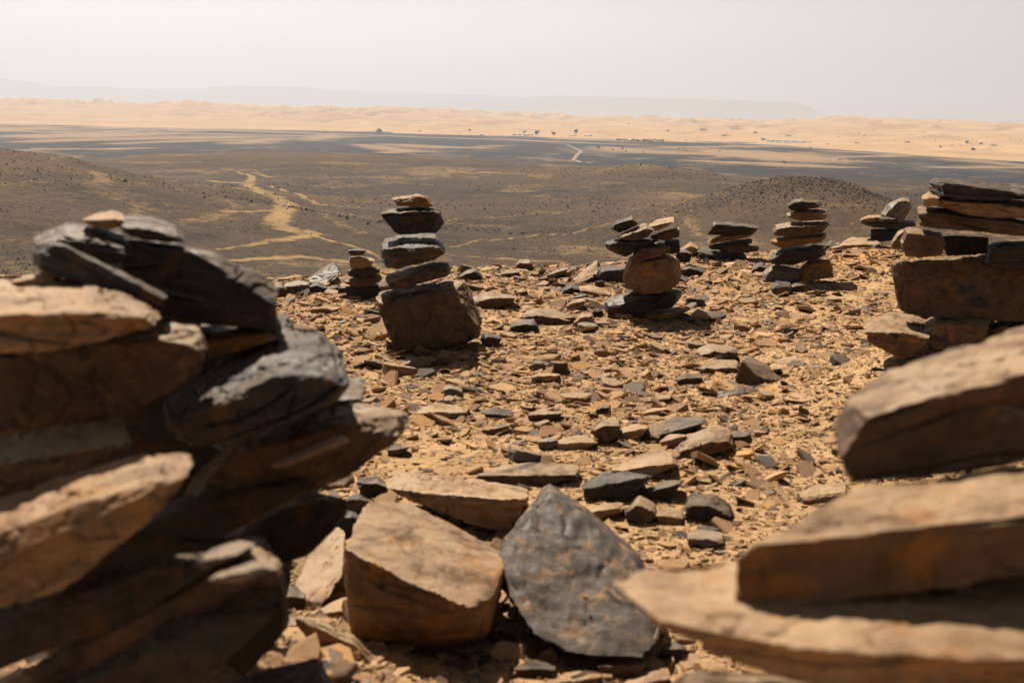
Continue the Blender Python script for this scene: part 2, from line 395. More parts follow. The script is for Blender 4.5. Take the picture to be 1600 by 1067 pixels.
for pl, mt, lb in (([(452,1010),(490,990),(530,1004),(520,1040),(470,1046)], 'dark', 'dark slab packed between the layered slabs and the curved tan stone'),
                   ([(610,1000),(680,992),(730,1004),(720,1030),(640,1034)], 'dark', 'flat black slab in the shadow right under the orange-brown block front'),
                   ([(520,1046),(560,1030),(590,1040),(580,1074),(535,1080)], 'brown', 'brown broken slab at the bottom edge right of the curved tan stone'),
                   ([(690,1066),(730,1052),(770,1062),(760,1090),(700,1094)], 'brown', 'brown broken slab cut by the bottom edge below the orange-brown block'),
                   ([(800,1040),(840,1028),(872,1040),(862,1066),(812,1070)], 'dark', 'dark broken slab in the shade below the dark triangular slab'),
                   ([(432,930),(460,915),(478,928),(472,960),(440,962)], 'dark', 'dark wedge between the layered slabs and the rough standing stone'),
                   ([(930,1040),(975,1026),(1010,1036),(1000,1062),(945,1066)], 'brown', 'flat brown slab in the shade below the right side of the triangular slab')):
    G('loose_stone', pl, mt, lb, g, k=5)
G('loose_stone', [(660,1050),(672,1043),(695,1046),(694,1061),(662,1062)], 'tan', 'little tan cube on the ground at the bottom, left of centre', g, k=4)
G('loose_stone', [(742,1050),(775,1038),(802,1040),(795,1057),(752,1060)], 'grey', 'flat grey chip on the ground below the dark triangular slab', g, k=4)
G('loose_stone', [(960,1075),(1000,1048),(1043,1042),(1040,1066),(985,1085)], 'tan', 'tan sliver of stone at the bottom edge, under the dark triangular slab', g, k=4)

# ---- the right foreground slabs
g = 'slabs of the right foreground cairn'
F_ = lambda d, *p: [(x, y, d) for x, y in p]
raw(n, F_(.903, (1307,665),(1312,723),(1333,757),(1418,751),(1600,719),(1800,680),(1365,659),(1466,638),(1525,601),(1600,580),(1800,545))
    + [(1292,640,.953),(1381,580,1.085),(1471,553,1.11),(1600,514,1.09),(1800,475,1.09),(1333,735,1.05),(1800,650,1.1),(1310,690,.96)],
    'brown', 'thick topmost slab of the right foreground cairn, pinkish brown on top', g, chips=4, amp=.7)
raw(n, F_(.776, (1150,925),(1152,868),(1180,846),(1280,841),(1408,830),(1471,814),(1600,804),(1800,780),(1158,945),(1232,942),(1418,921),(1600,894),(1800,860))
    + [(1240,807,.82),(1195,838,.785),(1333,760,.886),(1600,728,.887),(1800,700,.89),(1240,880,.9),(1800,830,.95),(1156,900,.80)],
    'orange', 'long tan middle slab of the right foreground cairn with blunt left end', g, chips=3, amp=.6)
raw(n, [(952,904,.81),(996,926,.785),(1036,973,.74),(1083,978,.735),(1153,994,.725),(1238,1015,.71),(1333,1010,.715),(1392,1026,.705),(1600,1031,.70),(1900,1040,.70),
    (1046,873,.848),(1158,866,.86),(1500,850,.9),(1900,840,.92),(1036,985,.75),(1115,1022,.74),(1168,1045,.73),(1260,1070,.72),(1600,1105,.71),(1900,1115,.71),(1060,930,.86),(1900,950,.95)],
    'tan', 'pale pointed slab reaching furthest left in the right foreground cairn', g, chips=3, amp=.6)
S(n, [(1046,1075),(1120,1045),(1220,1055),(1500,1095),(1900,1095),(1900,1420),(1300,1440),(1080,1300)], 0.86, 'brown', 'brown stone at the bottom edge underneath the pale pointed slab', g, s=60, k=5)

# ---- the middle five-stone cairn
g = 'stones of the five-stone cairn'
S(n, [(614,310),(627,306),(638,307),(652,303),(668,306),(676,311),(675,325),(650,324),(622,322)], 4.4, 'rust', 'small ochre stone on the top of the five-stone cairn', g, s=4, amp=1.5)
S(n, [(598,329),(621,325),(650,322),(673,323),(682,329),(688,348),(677,364),(627,367),(616,360),(604,344)], 4.4, 'dark', 'dark tapering stone second from the top of the five-stone cairn', g, s=7)
S(n, [(595,378),(598,371),(621,366),(679,364),(692,376),(696,395),(680,408),(604,422),(597,412)], 4.4, 'blue', 'faceted grey block in the middle of the five-stone cairn', g, s=19, chips=11)
S(n, [(592,440),(604,429),(660,414),(679,409),(701,408),(704,432),(650,446),(593,456)], 4.4, 'brown', 'flat brown slab just above the big base block of the five-stone cairn', g, s=14)
S(n, [(587,459),(604,454),(693,441),(725,437),(733,464),(751,508),(751,524),(716,536),(670,544),(620,550),(608,519),(598,498),(592,478)], 4.42, 'brown', 'large dark brown base block of the five-stone cairn', g, s=17, k=6)
# ---- the little cairn behind it on the left
g = 'stones of the small dark cairn at the left rim'
for pl, mt, lb, s_ in (
    ([(544,391),(556,388),(571,390),(566,399),(548,400)], 'blue', 'tiny dark chip topping the small dark cairn at the left rim', 3),
    ([(545,402),(560,400),(584,404),(580,414),(562,420),(546,417)], 'tan', 'small tan stone second from the top of the small dark cairn', 4),
    ([(543,420),(575,414),(593,418),(591,428),(560,434),(544,431)], 'dark', 'dark wedge in the middle of the small dark cairn', 4),
    ([(537,436),(560,431),(596,428),(597,441),(570,448),(540,446)], 'brown', 'brown slab under the dark wedge of the small dark cairn', 4),
    ([(530,449),(560,445),(595,443),(596,455),(560,457),(532,457)], 'dark', 'thin dark slab second from the bottom of the small dark cairn', 3),
    ([(541,456),(575,453),(597,453),(598,474),(570,478),(543,474)], 'dark', 'dark base block of the small dark cairn at the left rim', 4)):
    S(n, pl, 5.55, mt, lb, g, s=s_, k=4)
g = 'stones along the hilltop rim'
S('loose_stone', [(481,436),(500,423),(522,409),(528,415),(526,438),(512,449),(490,447)], 5.7, 'dark', 'leaning dark slab left of the small dark cairn', g, s=5, lean=.15)
S('boulder', [(440,446),(462,438),(481,441),(476,459),(448,462)], 5.75, 'grey', 'low grey boulder at the rim beside the leaning dark slab', g, s=8)
S('loose_stone', [(426,446),(440,444),(447,450),(446,464),(428,466)], 5.5, 'dark', 'small dark stone at the rim just right of the left foreground cairn', g, s=4, k=4)
S('loose_stone', [(478,450),(495,440),(508,446),(506,458),(484,460)], 5.5, 'blue', 'small blue-grey stone at the foot of the leaning dark slab', g, s=6, k=4)
S('loose_stone', [(714,434),(730,421),(742,419),(752,429),(748,438),(722,440)], 6.0, 'dark', 'dark peaked stone on the rim right of the five-stone cairn', g, s=5, k=4)
S('loose_stone', [(805,412),(812,405),(828,405),(834,417),(830,424),(808,423)], 6.3, 'brown', 'small brown cube perched on the rim between two cairns', g, s=5, k=4)
S('loose_stone', [(775,430),(800,420),(812,422),(808,432),(784,436)], 6.2, 'brown', 'flat brown chip leaning on the rim left of a perched cube', g, s=6, k=4)
S('loose_stone', [(855,430),(880,418),(888,418),(884,428),(862,434)], 6.3, 'grey', 'flat grey-brown chip on the rim left of a pale upright wedge', g, s=6, k=4)
S('loose_stone', [(892,440),(910,424),(933,407),(935,425),(918,437),(900,443)], 6.0, 'tan', 'pale upright tan wedge on the rim beside a leaning-stone cairn', g, s=4, lean=.18)
S('loose_stone', [(932,436),(940,416),(960,420),(982,417),(976,432),(950,440)], 5.9, 'blue', 'grey slab on the rim between the pale wedge and its cairn', g, s=8)
S('loose_stone', [(878,450),(892,442),(906,446),(906,458),(886,462),(878,458)], 5.3, 'blue', 'small blue-grey stone in front of the pale upright wedge', g, s=7, k=4)
S('stone_slab', [(905,448),(925,444),(955,456),(952,466),(930,464),(908,458)], 5.1, 'tan', 'tan slab lying at the left foot of the leaning-stone cairn', g, s=9, k=4)

# ---- cairn with leaning stones
g = 'stones of the leaning-stone cairn'
for pl, dd, mt, lb, s_ in (
    ([(953,356),(962,345),(988,337),(998,350),(984,358),(968,364)], 5.2, 'dark', 'dark block tipped up on the top left of the leaning-stone cairn', 5),
    ([(967,367),(1010,347),(1021,358),(1014,371),(988,378),(968,374)], 5.17, 'brown', 'flat brown slab sloping up to the right near the top of the leaning-stone cairn', 10),
    ([(1015,350),(1030,342),(1053,339),(1055,348),(1030,361),(1017,358)], 5.22, 'tan', 'pale tan stone on the top right of the leaning-stone cairn', 8),
    ([(1017,366),(1040,358),(1063,355),(1063,370),(1043,376),(1020,373)], 5.22, 'brown', 'brown stone just below the pale tan top stone of the leaning-stone cairn', 4),
    ([(948,375),(976,370),(1022,376),(1000,388),(978,402),(952,391)], 5.2, 'blue', 'grey slab jutting left under the sloping slab of the leaning-stone cairn', 7),
    ([(1040,376),(1062,373),(1062,395),(1044,398)], 5.25, 'dark', 'dark stone packed into the right side of the leaning-stone cairn', 4),
    ([(990,394),(1001,380),(1046,379),(1048,394),(1020,404),(994,409)], 5.17, 'brown', 'reddish brown slab above the big squarish block of the leaning-stone cairn', 10),
    ([(972,430),(982,400),(1040,396),(1063,405),(1064,440),(1044,456),(995,458),(977,449)], 5.2, 'rust', 'big squarish rusty block low in the leaning-stone cairn', 9),
    ([(946,467),(988,452),(1062,450),(1067,462),(1060,477),(1007,490),(949,495)], 5.2, 'dark', 'long dark base slab of the leaning-stone cairn', 11)):
    S(n, pl, dd, mt, lb, g, s=s_, k=5, chips=3 if 'block' in lb else 9)
S('loose_stone', [(1055,394),(1070,388),(1082,396),(1078,410),(1062,412)], 5.6, 'dark', 'dark stone behind the right side of the leaning-stone cairn', 'stones along the hilltop rim', s=5, k=4)
S('loose_stone', [(1062,420),(1078,412),(1100,420),(1098,432),(1070,434)], 5.5, 'dark', 'low dark stone right of the leaning-stone cairn base', 'stones along the hilltop rim', s=6, k=4)

# ---- low broad cairn
g = 'stones of the low broad cairn'
for pl, mt, lb, s_ in (
    ([(1108,367),(1116,346),(1146,347),(1182,352),(1177,366),(1134,364)], 'dark', 'dark tilted slab on top of the low broad cairn', 4),
    ([(1107,376),(1134,364),(1172,365),(1165,373),(1111,381)], 'rust', 'thin rusty slab below the dark top slab of the low broad cairn', 4),
    ([(1110,383),(1135,377),(1173,372),(1175,382),(1140,388),(1113,390)], 'dark', 'thin shaded slab in the middle of the low broad cairn', 3),
    ([(1122,385),(1147,380),(1181,383),(1184,393),(1153,397),(1126,394)], 'brown', 'brown wedge low in the low broad cairn', 4)):
    S(n, pl, 7.4, mt, lb, g, s=s_, k=4)
S('stone_slab', [(1093,392),(1101,387),(1153,390),(1161,398),(1147,408),(1101,401)], 7.15, 'blue', 'blue-grey slab lying at the foot of the low broad cairn', g, s=9, k=4)
S('boulder', [(1062,389),(1078,378),(1090,383),(1094,398),(1066,400)], 7.3, 'tan', 'small tan boulder left of the low broad cairn', 'stones along the hilltop rim', s=6, k=4)

# ---- neat tapering cairn
g = 'stones of the tapering brown cairn'
for pl, mt, lb, s_ in (
    ([(1229,320),(1238,313),(1251,310),(1277,313),(1281,323),(1260,328),(1235,330)], 'dark', 'small dark chip on the top of the tapering brown cairn', 4),
    ([(1230,334),(1251,326),(1290,327),(1291,343),(1257,346),(1232,340)], 'rust', 'ochre brown stone second from the top of the tapering brown cairn', 5),
    ([(1208,353),(1241,345),(1287,345),(1297,350),(1287,364),(1241,369),(1210,366)], 'brown', 'wide brown slab with a pointed right end, third from the top of the tapering cairn', 8),
    ([(1211,372),(1244,367),(1287,364),(1285,379),(1225,387),(1212,382)], 'rust', 'flat rusty slab in the middle of the tapering brown cairn', 6),
    ([(1206,401),(1225,386),(1287,380),(1291,400),(1241,414),(1209,411)], 'dark', 'thick dark slab above the base stones of the tapering brown cairn', 8),
    ([(1193,423),(1209,412),(1251,420),(1247,439),(1194,441)], 'grey', 'pale grey left base stone of the tapering brown cairn', 8),
    ([(1247,426),(1258,409),(1295,406),(1300,434),(1248,441)], 'rust', 'rusty right base stone of the tapering brown cairn', 5)):
    S(n, pl, 6.4, mt, lb, g, s=s_, k=5)
g = 'stones along the hilltop rim'
S('loose_stone', [(1205,450),(1214,438),(1234,441),(1236,456),(1212,463)], 5.75, 'blue', 'small blue-grey cube in front of the tapering brown cairn', g, s=7, k=4)
S('loose_stone', [(1234,446),(1244,441),(1258,444),(1254,457),(1236,458)], 5.75, 'dark', 'small dark stone right beside the blue-grey cube before the tapering cairn', g, s=5, k=4)
S('loose_stone', [(1174,418),(1186,412),(1202,416),(1199,427),(1176,428)], 6.2, 'dark', 'dark chip left of the tapering brown cairn base', g, s=5, k=4)
S('boulder', [(1286,385),(1299,374),(1309,380),(1307,390),(1290,392)], 7.2, 'dark', 'small dark boulder behind the right side of the tapering cairn', g, s=5, k=4)

# ---- table-like cairn by the rim
g = 'stones of the table-like cairn'
for pl, dd, mt, lb, s_ in (
    ([(1378,333),(1390,316),(1408,308),(1421,310),(1424,325),(1411,347),(1400,348)], 8.3, 'grey', 'upright grey rock on the top of the table-like cairn', 5),
    ([(1376,338),(1390,336),(1403,338),(1403,349),(1378,348)], 8.2, 'dark', 'small dark cube in front of the upright grey rock on the table-like cairn', 4),
    ([(1345,343),(1357,336),(1376,335),(1374,346),(1352,348)], 8.3, 'tan', 'pale tan chip on the left end of the table-like cairn', 5),
    ([(1342,346),(1360,347),(1426,344),(1430,353),(1402,360),(1360,354)], 8.3, 'blue', 'thin flat slab forming the table of the table-like cairn', 5),
    ([(1361,358),(1402,356),(1398,374),(1372,378),(1362,371)], 8.3, 'dark', 'dark block carrying the table-like cairn', 4)):
    S(n, pl, dd, mt, lb, g, s=s_, k=4)
S('boulder', [(1312,384),(1333,370),(1360,370),(1378,380),(1370,388),(1325,391)], 7.6, 'tan', 'low pale tan boulder beside the foot of the table-like cairn', 'stones along the hilltop rim', s=12)

# ---- the big cairn at the right edge
g = 'stones of the big cairn at the right edge'
for pl, dd, mt, lb, s_, k_ in (
    ([(1459,285),(1468,277),(1510,279),(1560,286),(1602,295),(1632,301),(1620,311),(1495,312),(1462,303)], 3.42, 'blue', 'ragged blue-grey slab on top of the big right-edge cairn', 9, 5),
    ([(1440,306),(1452,299),(1468,302),(1468,321),(1444,324)], 3.36, 'tan', 'small tan block under the ragged top slab, at its left end', 7, 4),
    ([(1458,313),(1468,304),(1495,307),(1600,314),(1665,320),(1665,346),(1600,343),(1510,337),(1462,324)], 3.42, 'tan', 'light brown slab second from the top of the big right-edge cairn', 9, 5),
    ([(1428,330),(1444,322),(1468,327),(1600,348),(1665,352),(1665,374),(1600,370),(1534,366),(1435,354)], 3.38, 'brown', 'long brown slab third from the top of the big right-edge cairn', 9, 5),
    ([(1408,376),(1414,355),(1468,361),(1474,380),(1470,398),(1414,403)], 3.34, 'brown', 'squarish brown stone under the left end of the long brown slab', 8, 5),
    ([(1391,382),(1402,362),(1412,358),(1410,378),(1408,390),(1394,391)], 3.55, 'tan', 'tan stone poking out at the left behind the squarish brown stone', 7, 4),
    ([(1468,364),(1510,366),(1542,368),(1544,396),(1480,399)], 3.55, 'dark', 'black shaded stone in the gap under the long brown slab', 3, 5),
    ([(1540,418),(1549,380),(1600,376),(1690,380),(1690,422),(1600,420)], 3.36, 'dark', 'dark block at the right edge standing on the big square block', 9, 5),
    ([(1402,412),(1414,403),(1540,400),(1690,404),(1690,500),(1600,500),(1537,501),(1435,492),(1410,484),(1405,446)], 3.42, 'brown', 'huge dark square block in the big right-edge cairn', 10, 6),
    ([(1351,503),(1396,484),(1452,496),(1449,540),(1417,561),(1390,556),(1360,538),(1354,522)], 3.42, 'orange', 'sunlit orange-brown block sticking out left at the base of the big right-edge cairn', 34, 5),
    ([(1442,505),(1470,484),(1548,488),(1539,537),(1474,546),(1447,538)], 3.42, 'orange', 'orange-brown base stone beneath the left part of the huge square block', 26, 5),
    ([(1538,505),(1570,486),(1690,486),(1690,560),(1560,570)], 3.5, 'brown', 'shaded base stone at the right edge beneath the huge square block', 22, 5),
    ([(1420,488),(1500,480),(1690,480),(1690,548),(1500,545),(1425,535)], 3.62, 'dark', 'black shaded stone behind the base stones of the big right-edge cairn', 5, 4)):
    S(n, pl, dd, mt, lb, g, s=s_, k=k_)
S('loose_stone', [(1426,558),(1450,536),(1474,545),(1466,566),(1432,572)], 3.3, 'tan', 'flat pale stone tucked under the base of the big right-edge cairn', g, s=20, k=4)

# ---- larger loose stones on the hilltop
g = 'larger loose stones on the hilltop'
GS = [
 ([(1055,691),(1069,677),(1100,665),(1141,666),(1148,700),(1100,712),(1058,714)], 'brown', 'squared purplish brown block lying in the middle of the stony ground'),
 ([(1002,684),(1043,655),(1095,649),(1101,664),(1059,680),(1010,692)], 'dark', 'dark slab leaning behind the squared purplish brown block'),
 ([(1030,690),(1048,676),(1070,680),(1060,700),(1036,702)], 'tan', 'pale tan stone against the left end of the squared purplish block'),
 ([(925,673),(941,654),(969,655),(966,685),(938,693)], 'brown', 'small brown cube beside a pale flat stone, left of the dark slab'),
 ([(966,672),(990,662),(1010,668),(996,688),(972,690)], 'tan', 'tan chip between the small brown cube and the dark slab'),
 ([(862,692),(885,682),(912,678),(934,691),(912,703),(880,703)], 'tan', 'pale flat stone just left of the small brown cube'),
 ([(744,742),(787,726),(830,722),(869,730),(905,725),(906,746),(860,758),(800,758)], 'brown', 'long rough brown stone behind the tan plank'),
 ([(950,737),(985,722),(1013,704),(1054,709),(1060,726),(1013,748),(975,748)], 'tan', 'broad flat tan slab in front of the squared purplish block'),
 ([(908,758),(936,741),(975,738),(1014,745),(982,784),(920,783)], 'blue', 'grey flat slab right behind the dark triangular slab'),
 ([(996,773),(1020,758),(1043,750),(1066,750),(1054,773),(1013,781)], 'dark', 'dark flat slab right of the grey flat slab'),
 ([(976,803),(997,773),(1023,786),(1026,812),(990,820)], 'brown', 'rounded brown stone behind the tip of the pale pointed slab'),
 ([(1069,797),(1079,766),(1110,770),(1136,786),(1142,808),(1089,816)], 'dark', 'dark grey block with rusty top on the ground, left of the right foreground slabs'),
 ([(1022,802),(1040,792),(1069,796),(1068,818),(1030,820)], 'tan', 'tan stone between the rounded brown stone and the dark grey block'),
 ([(1096,624),(1125,598),(1150,594),(1182,595),(1188,613),(1146,629)], 'dark', 'rough olive-dark stone in the middle of the stony ground'),
 ([(1094,573),(1120,562),(1151,562),(1157,581),(1105,591)], 'brown', 'wide brown block farther back than the rough olive-dark stone'),
 ([(1153,586),(1165,572),(1177,561),(1192,570),(1194,586)], 'rust', 'tilted olive wedge right of the wide brown block'),
 ([(1056,590),(1074,583),(1096,586),(1092,602),(1062,604)], 'dark', 'small dark block just in front of the wide brown block'),
 ([(1112,632),(1130,626),(1147,634),(1136,643),(1118,643)], 'tan', 'small flat tan stone right in front of the rough olive-dark stone'),
 ([(1164,640),(1172,632),(1196,634),(1201,650),(1172,655)], 'grey', 'smooth grey slate tile on the sand right of the rough olive-dark stone'),
 ([(653,645),(680,628),(712,632),(727,645),(700,657),(668,657)], 'tan', 'pale cream slab lying flat right of the rusty wedge tip'),
 ([(754,645),(770,636),(802,641),(800,654),(768,657)], 'blue', 'blue-grey chip right of the pale cream slab'),
 ([(822,648),(840,641),(879,643),(872,655),(838,661)], 'brown', 'flat pinkish stone right of the blue-grey chip'),
 ([(829,588),(845,582),(874,584),(868,594),(840,597)], 'tan', 'flat pale stone farther back on the open sand'),
 ([(692,605),(704,600),(722,606),(720,618),(696,622)], 'grey', 'small rounded grey stone in front of the five-stone cairn'),
 ([(750,530),(758,519),(784,526),(780,540),(756,543)], 'blue', 'grey stone against the right foot of the five-stone cairn'),
 ([(643,555),(652,537),(676,550),(672,560),(648,560)], 'brown', 'pointed brown stone leaning on the front foot of the five-stone cairn'),
 ([(624,574),(640,556),(668,562),(664,575),(640,580)], 'grey', 'grey chip lying before the pointed brown stone'),
 ([(670,566),(688,552),(706,556),(700,570),(680,574)], 'brown', 'small brown stone right of the pointed one at the five-stone cairn foot'),
 ([(1250,770),(1268,757),(1320,752),(1322,775),(1290,785),(1255,788)], 'rust', 'reddish slab on the ground half hidden by the right foreground slabs'),
 ([(1072,840),(1090,827),(1128,830),(1132,848),(1096,857)], 'grey', 'grey speckled stone on the ground above the pale pointed slab'),
 ([(1138,690),(1145,674),(1170,672),(1172,692),(1150,698)], 'dark', 'small dark block at the right end of the squared purplish block'),
 ([(606,702),(618,694),(640,699),(632,709),(610,712)], 'blue', 'small blue-grey chip beneath the tip of the long brown wedge'),
 ([(796,510),(806,500),(834,498),(842,512),(836,520),(800,520)], 'dark', 'dark block with tan top among chips right of the five-stone cairn'),
 ([(815,490),(840,480),(870,484),(894,494),(890,507),(850,508),(820,502)], 'brown', 'long layered slab halfway between the five-stone and leaning-stone cairns'),
 ([(733,464),(760,456),(808,460),(800,478),(760,484),(736,478)], 'brown', 'layered slab on the ground just right of the five-stone cairn'),
 ([(896,505),(908,490),(926,488),(930,500),(912,512)], 'tan', 'tilted tan stone left of the leaning-stone cairn base'),
 ([(884,478),(896,468),(914,466),(912,480),(892,486)], 'tan', 'pale squarish stone a little behind the tilted tan stone'),
 ([(1008,492),(1030,482),(1058,480),(1076,484),(1050,498),(1016,500)], 'rust', 'dark olive slab at the front foot of the leaning-stone cairn'),
 ([(1078,492),(1090,480),(1120,492),(1130,500),(1100,504),(1080,502)], 'tan', 'flat tan tile right of the leaning-stone cairn base'),
 ([(1070,498),(1084,494),(1108,498),(1100,506),(1076,506)], 'blue', 'flat blue-grey tile in front of the flat tan tile'),
 ([(1090,545),(1110,536),(1150,542),(1148,556),(1110,560),(1092,556)], 'brown', 'low ragged stone behind the wide brown block'),
 ([(1196,575),(1220,558),(1248,556),(1254,572),(1226,582),(1204,584)], 'tan', 'flat tan stone right of the tilted olive wedge'),
 ([(1222,583),(1236,572),(1254,576),(1256,588),(1230,592)], 'grey', 'small olive-grey stone in front of the flat tan stone'),
 ([(1004,645),(1018,637),(1044,636),(1040,646),(1014,651)], 'tan', 'small tan chip behind the leaning dark slab'),
 ([(1010,626),(1024,618),(1048,616),(1046,627),(1018,632)], 'brown', 'thin brown chip well behind the leaning dark slab'),
 ([(930,642),(938,632),(952,634),(950,645),(936,648)], 'dark', 'dark pebble just behind the small brown cube'),
 ([(848,795),(880,785),(905,790),(912,806),(880,815)], 'tan', 'flat tan stone close behind the dark triangular slab'),
 ([(915,800),(945,786),(972,784),(968,802),(930,812)], 'tan', 'pinkish tan slab between dark triangular slab and rounded brown stone'),
 ([(840,690),(856,683),(872,688),(866,700),(846,702)], 'grey', 'small grey flake left of the pale flat stone'),
 ([(756,672),(775,663),(798,664),(790,674),(768,680)], 'brown', 'small pinkish flake in front of the blue-grey chip'),
]
for pl, mt, lb in GS:
    G('loose_stone', pl, mt, lb, g, k=5 if np.ptp(np.array(pl)[:, 0]) > 70 else 4)

HAZE_D = 1.4e-4; HAZE_C = (.68, .73, .84, 1); SKY_TINT = (.96, .975, 1.02, 1); SKY_S = 0.05; SKY_LO = 1.75; SKY_HI = .18; EXPO = 0.68
# ================================================================== terrain
_LD = np.linspace(math.log(0.5), math.log(30000), 900)
_bx = np.log([0.5, 60, 90, 132, 200, 300, 500, 800, 1200, 30000]); _bz = [-13, -14, -17, -20, -23, -26, -31, -36, -40, -40]
_bl = np.interp(_LD, _bx, _bz)
_kk = np.exp(-np.linspace(-2, 2, 41) ** 2); _kk /= _kk.sum()
_bl = np.convolve(np.pad(_bl, 20, 'edge'), _kk, 'valid')

def px_az(x): return math.atan((x - 800) / F_PX)
_eaz = [px_az(v) for v in (-200, 300, 440, 740, 900, 1100, 1200, 1320, 1400, 1700, 2100)]
_ed = [6.6, 6.1, 5.9, 6.35, 6.5, 7.4, 7.8, 8.3, 8.6, 8.8, 9.5]

def edge(az):
    e = np.interp(az, _eaz, _ed)
    return np.where(np.abs(az) > 1.0, e + (np.abs(az) - 1.0) * 9, e)

def polar(x_px, d): a = px_az(x_px); return d * math.sin(a), d * math.cos(a)

HILLS = [  # px x, distance, lift, lateral sigma, depth sigma, skew
    (-210, 260, 17.0, 50, 90),
    (400, 700, 8.0, 100, 62),
    (600, 760, 3.0, 90, 70),
    (1010, 560, 6.0, 30, 50),
    (880, 570, 3.6, 50, 50),
    (1262, 255, 6.6, 17, 34),
    (1170, 262, 5.6, 20, 34),
    (1360, 240, 3.0, 14, 26),
    (1800, 420, 7.0, 80, 90),
    (120, 330, 3.5, 50, 60),
]
_dh = []
for hx, hd, lift, sl, sd in HILLS:
    cx_, cy_ = polar(hx, hd); a_ = px_az(hx); _dh.append((cx_, cy_, math.sin(a_), math.cos(a_), lift, sl, sd))

MOUNDS = []
for (px_, dd_, h_, r_) in ((120, 1.2, .27, .42), (1500, .95, .30, .33), (1540, 3.45, .25, .55), (1365, 7.55, .07, .45), (1560, 4.4, .1, .6)):
    w_ = unproj(px_, 500, dd_); MOUNDS.append((w_[0], w_[1], h_, r_))

def ground_h(x, y):
    d = np.hypot(x, y) + 1e-6; az = np.arctan2(x, y)
    E = edge(az)
    P = np.interp(np.log(d), _LD, _bl)
    k = np.maximum(d - E, 0)
    fall = -(k ** 2) / (k + 4.0) * .62
    w = sstep(20, 75, d)
    z = np.where(d < E, 0, fall) * (1 - w) + P * w
    z = np.maximum(z, P - 3)
    far = d > 40
    if far.any():
        xf, yf, df = x[far], y[far], d[far]
        hz = np.zeros(len(xf))
        for cx_, cy_, sa, ca, lift, sl, sd in _dh:
            u = (xf - cx_) * sa + (yf - cy_) * ca; v = (xf - cx_) * ca - (yf - cy_) * sa
            hz += lift * np.exp(-.5 * ((u / sd) ** 2 + (v / sl) ** 2))
        mid = sstep(60, 150, df) * (1 - sstep(900, 1500, df))
        pp = xyz(xf / 95, yf / 95, 3.1)
        hz += mid * 1.9 * fbm(pp, 4)
        hz += mid * .6 * fbm(xyz(xf / 20, yf / 20, 9.1), 4, .55) * (1 - sstep(350, 700, df))
        hz += mid * (.30 * fbm(xyz(xf / 5.5, yf / 5.5, 19.1), 3, .6) + .18 * perlin(xyz(xf / 2.2, yf / 2.6, 3.9))) * (1 - sstep(450, 900, df))
        gul = 1 - np.abs(fbm(xyz(xf / 60 + 3, yf / 75, 5.7), 3)) * 4
        hz -= mid * .8 * np.clip(gul, 0, 1)
        hz += sstep(1000, 1500, df) * 1.2 * fbm(xyz(xf / 420, yf / 420, 1.7), 3)
        z = z.copy(); z[far] += hz
    near = d < 30
    if near.any():
        xn, yn = x[near], y[near]; a = np.zeros(len(xn))
        for mx_, my_, h_, r_ in MOUNDS: a += h_ * np.exp(-((xn - mx_) ** 2 + (yn - my_) ** 2) / (r_ * r_))
        a += .012 * fbm(xyz(xn * 1.6, yn * 1.6, .3), 3) - .004
        a += .006 * fbm(xyz(xn * 14, yn * 14, 2.3), 3)
        z = z.copy(); z[near] += a
    return z

# ---- dunes
_dux = [px_az(v) for v in (-500, 0, 300, 560, 800, 1000, 1200, 1400, 1600, 2100)]
_dud = [3100, 2900, 2500, 2350, 2150, 1950, 1830, 1500, 1330, 1200]
_dtz = [px_az(v) for v in (-500, 0, 350, 500, 700, 900, 1050, 1200, 1310, 1450, 1600, 2100)]
_dth = [72, 70, 66, 56, 50, 40, 30, 30, 50, 40, 34, 34]

def dune_h(x, y):
    d = np.hypot(x, y); az = np.arctan2(x, y)
    d0 = np.interp(az, _dux, _dud) + 130 * fbm(xyz(x / 500, y / 500, 4.4), 3)
    top = np.interp(az, _dtz, _dth)
    q = (d - d0) / 3000.0
    rise = np.where(q > 0, sstep(-.1, 1.15, q) - sstep(-.1, 1.15, np.zeros_like(q)), q * 1.2)
    base = -40 + top * rise
    wx = x + 160 * perlin(xyz(x / 420, y / 420, 2.2)); wy = y + 160 * perlin(xyz(x / 420, y / 420, 8.2))
    az_a = np.interp(np.arctan2(x, y), [px_az(500), px_az(1100)], [1, .6])
    r1 = 1 - np.abs(perlin(xyz(wx / 330, wy / 620, 7.7))) * 2
    r2 = 1 - np.abs(perlin(xyz(wx / 110, wy / 190, 3.3))) * 2
    am = sstep(.0, .9, q)
    return base + am * az_a * (.55 + .8 * sstep(-.4, .5, perlin(xyz(x / 900, y / 1500, 5.5)))) * (34 * np.clip(r1, -.4, 1) + 24 * np.clip(r2, -.5, 1) - 30) + sstep(-.02, .15, q) * (6.0 * r2 + 1.2 * perlin(xyz(wx / 60, wy / 100, 1.1)) + .6)

def land_h(x, y):
    g_ = ground_h(x, y); d = np.hypot(x, y)
    f = d > 900
    if f.any():
        g_ = g_.copy(); g_[f] = np.maximum(g_[f], dune_h(x[f], y[f]))
    return g_

_T = np.exp(np.linspace(math.log(3.0), math.log(11000), 5000))
def hit(x, y):
    r = ray(x, y); P = CAM + _T[:, None] * r
    below = P[:, 2] < land_h(P[:, 0], P[:, 1])
    i = below.argmax() if below.any() else len(_T) - 1
    return P[i]

def hits(poly): return np.array([hit(x, y)[:2] for x, y in poly])

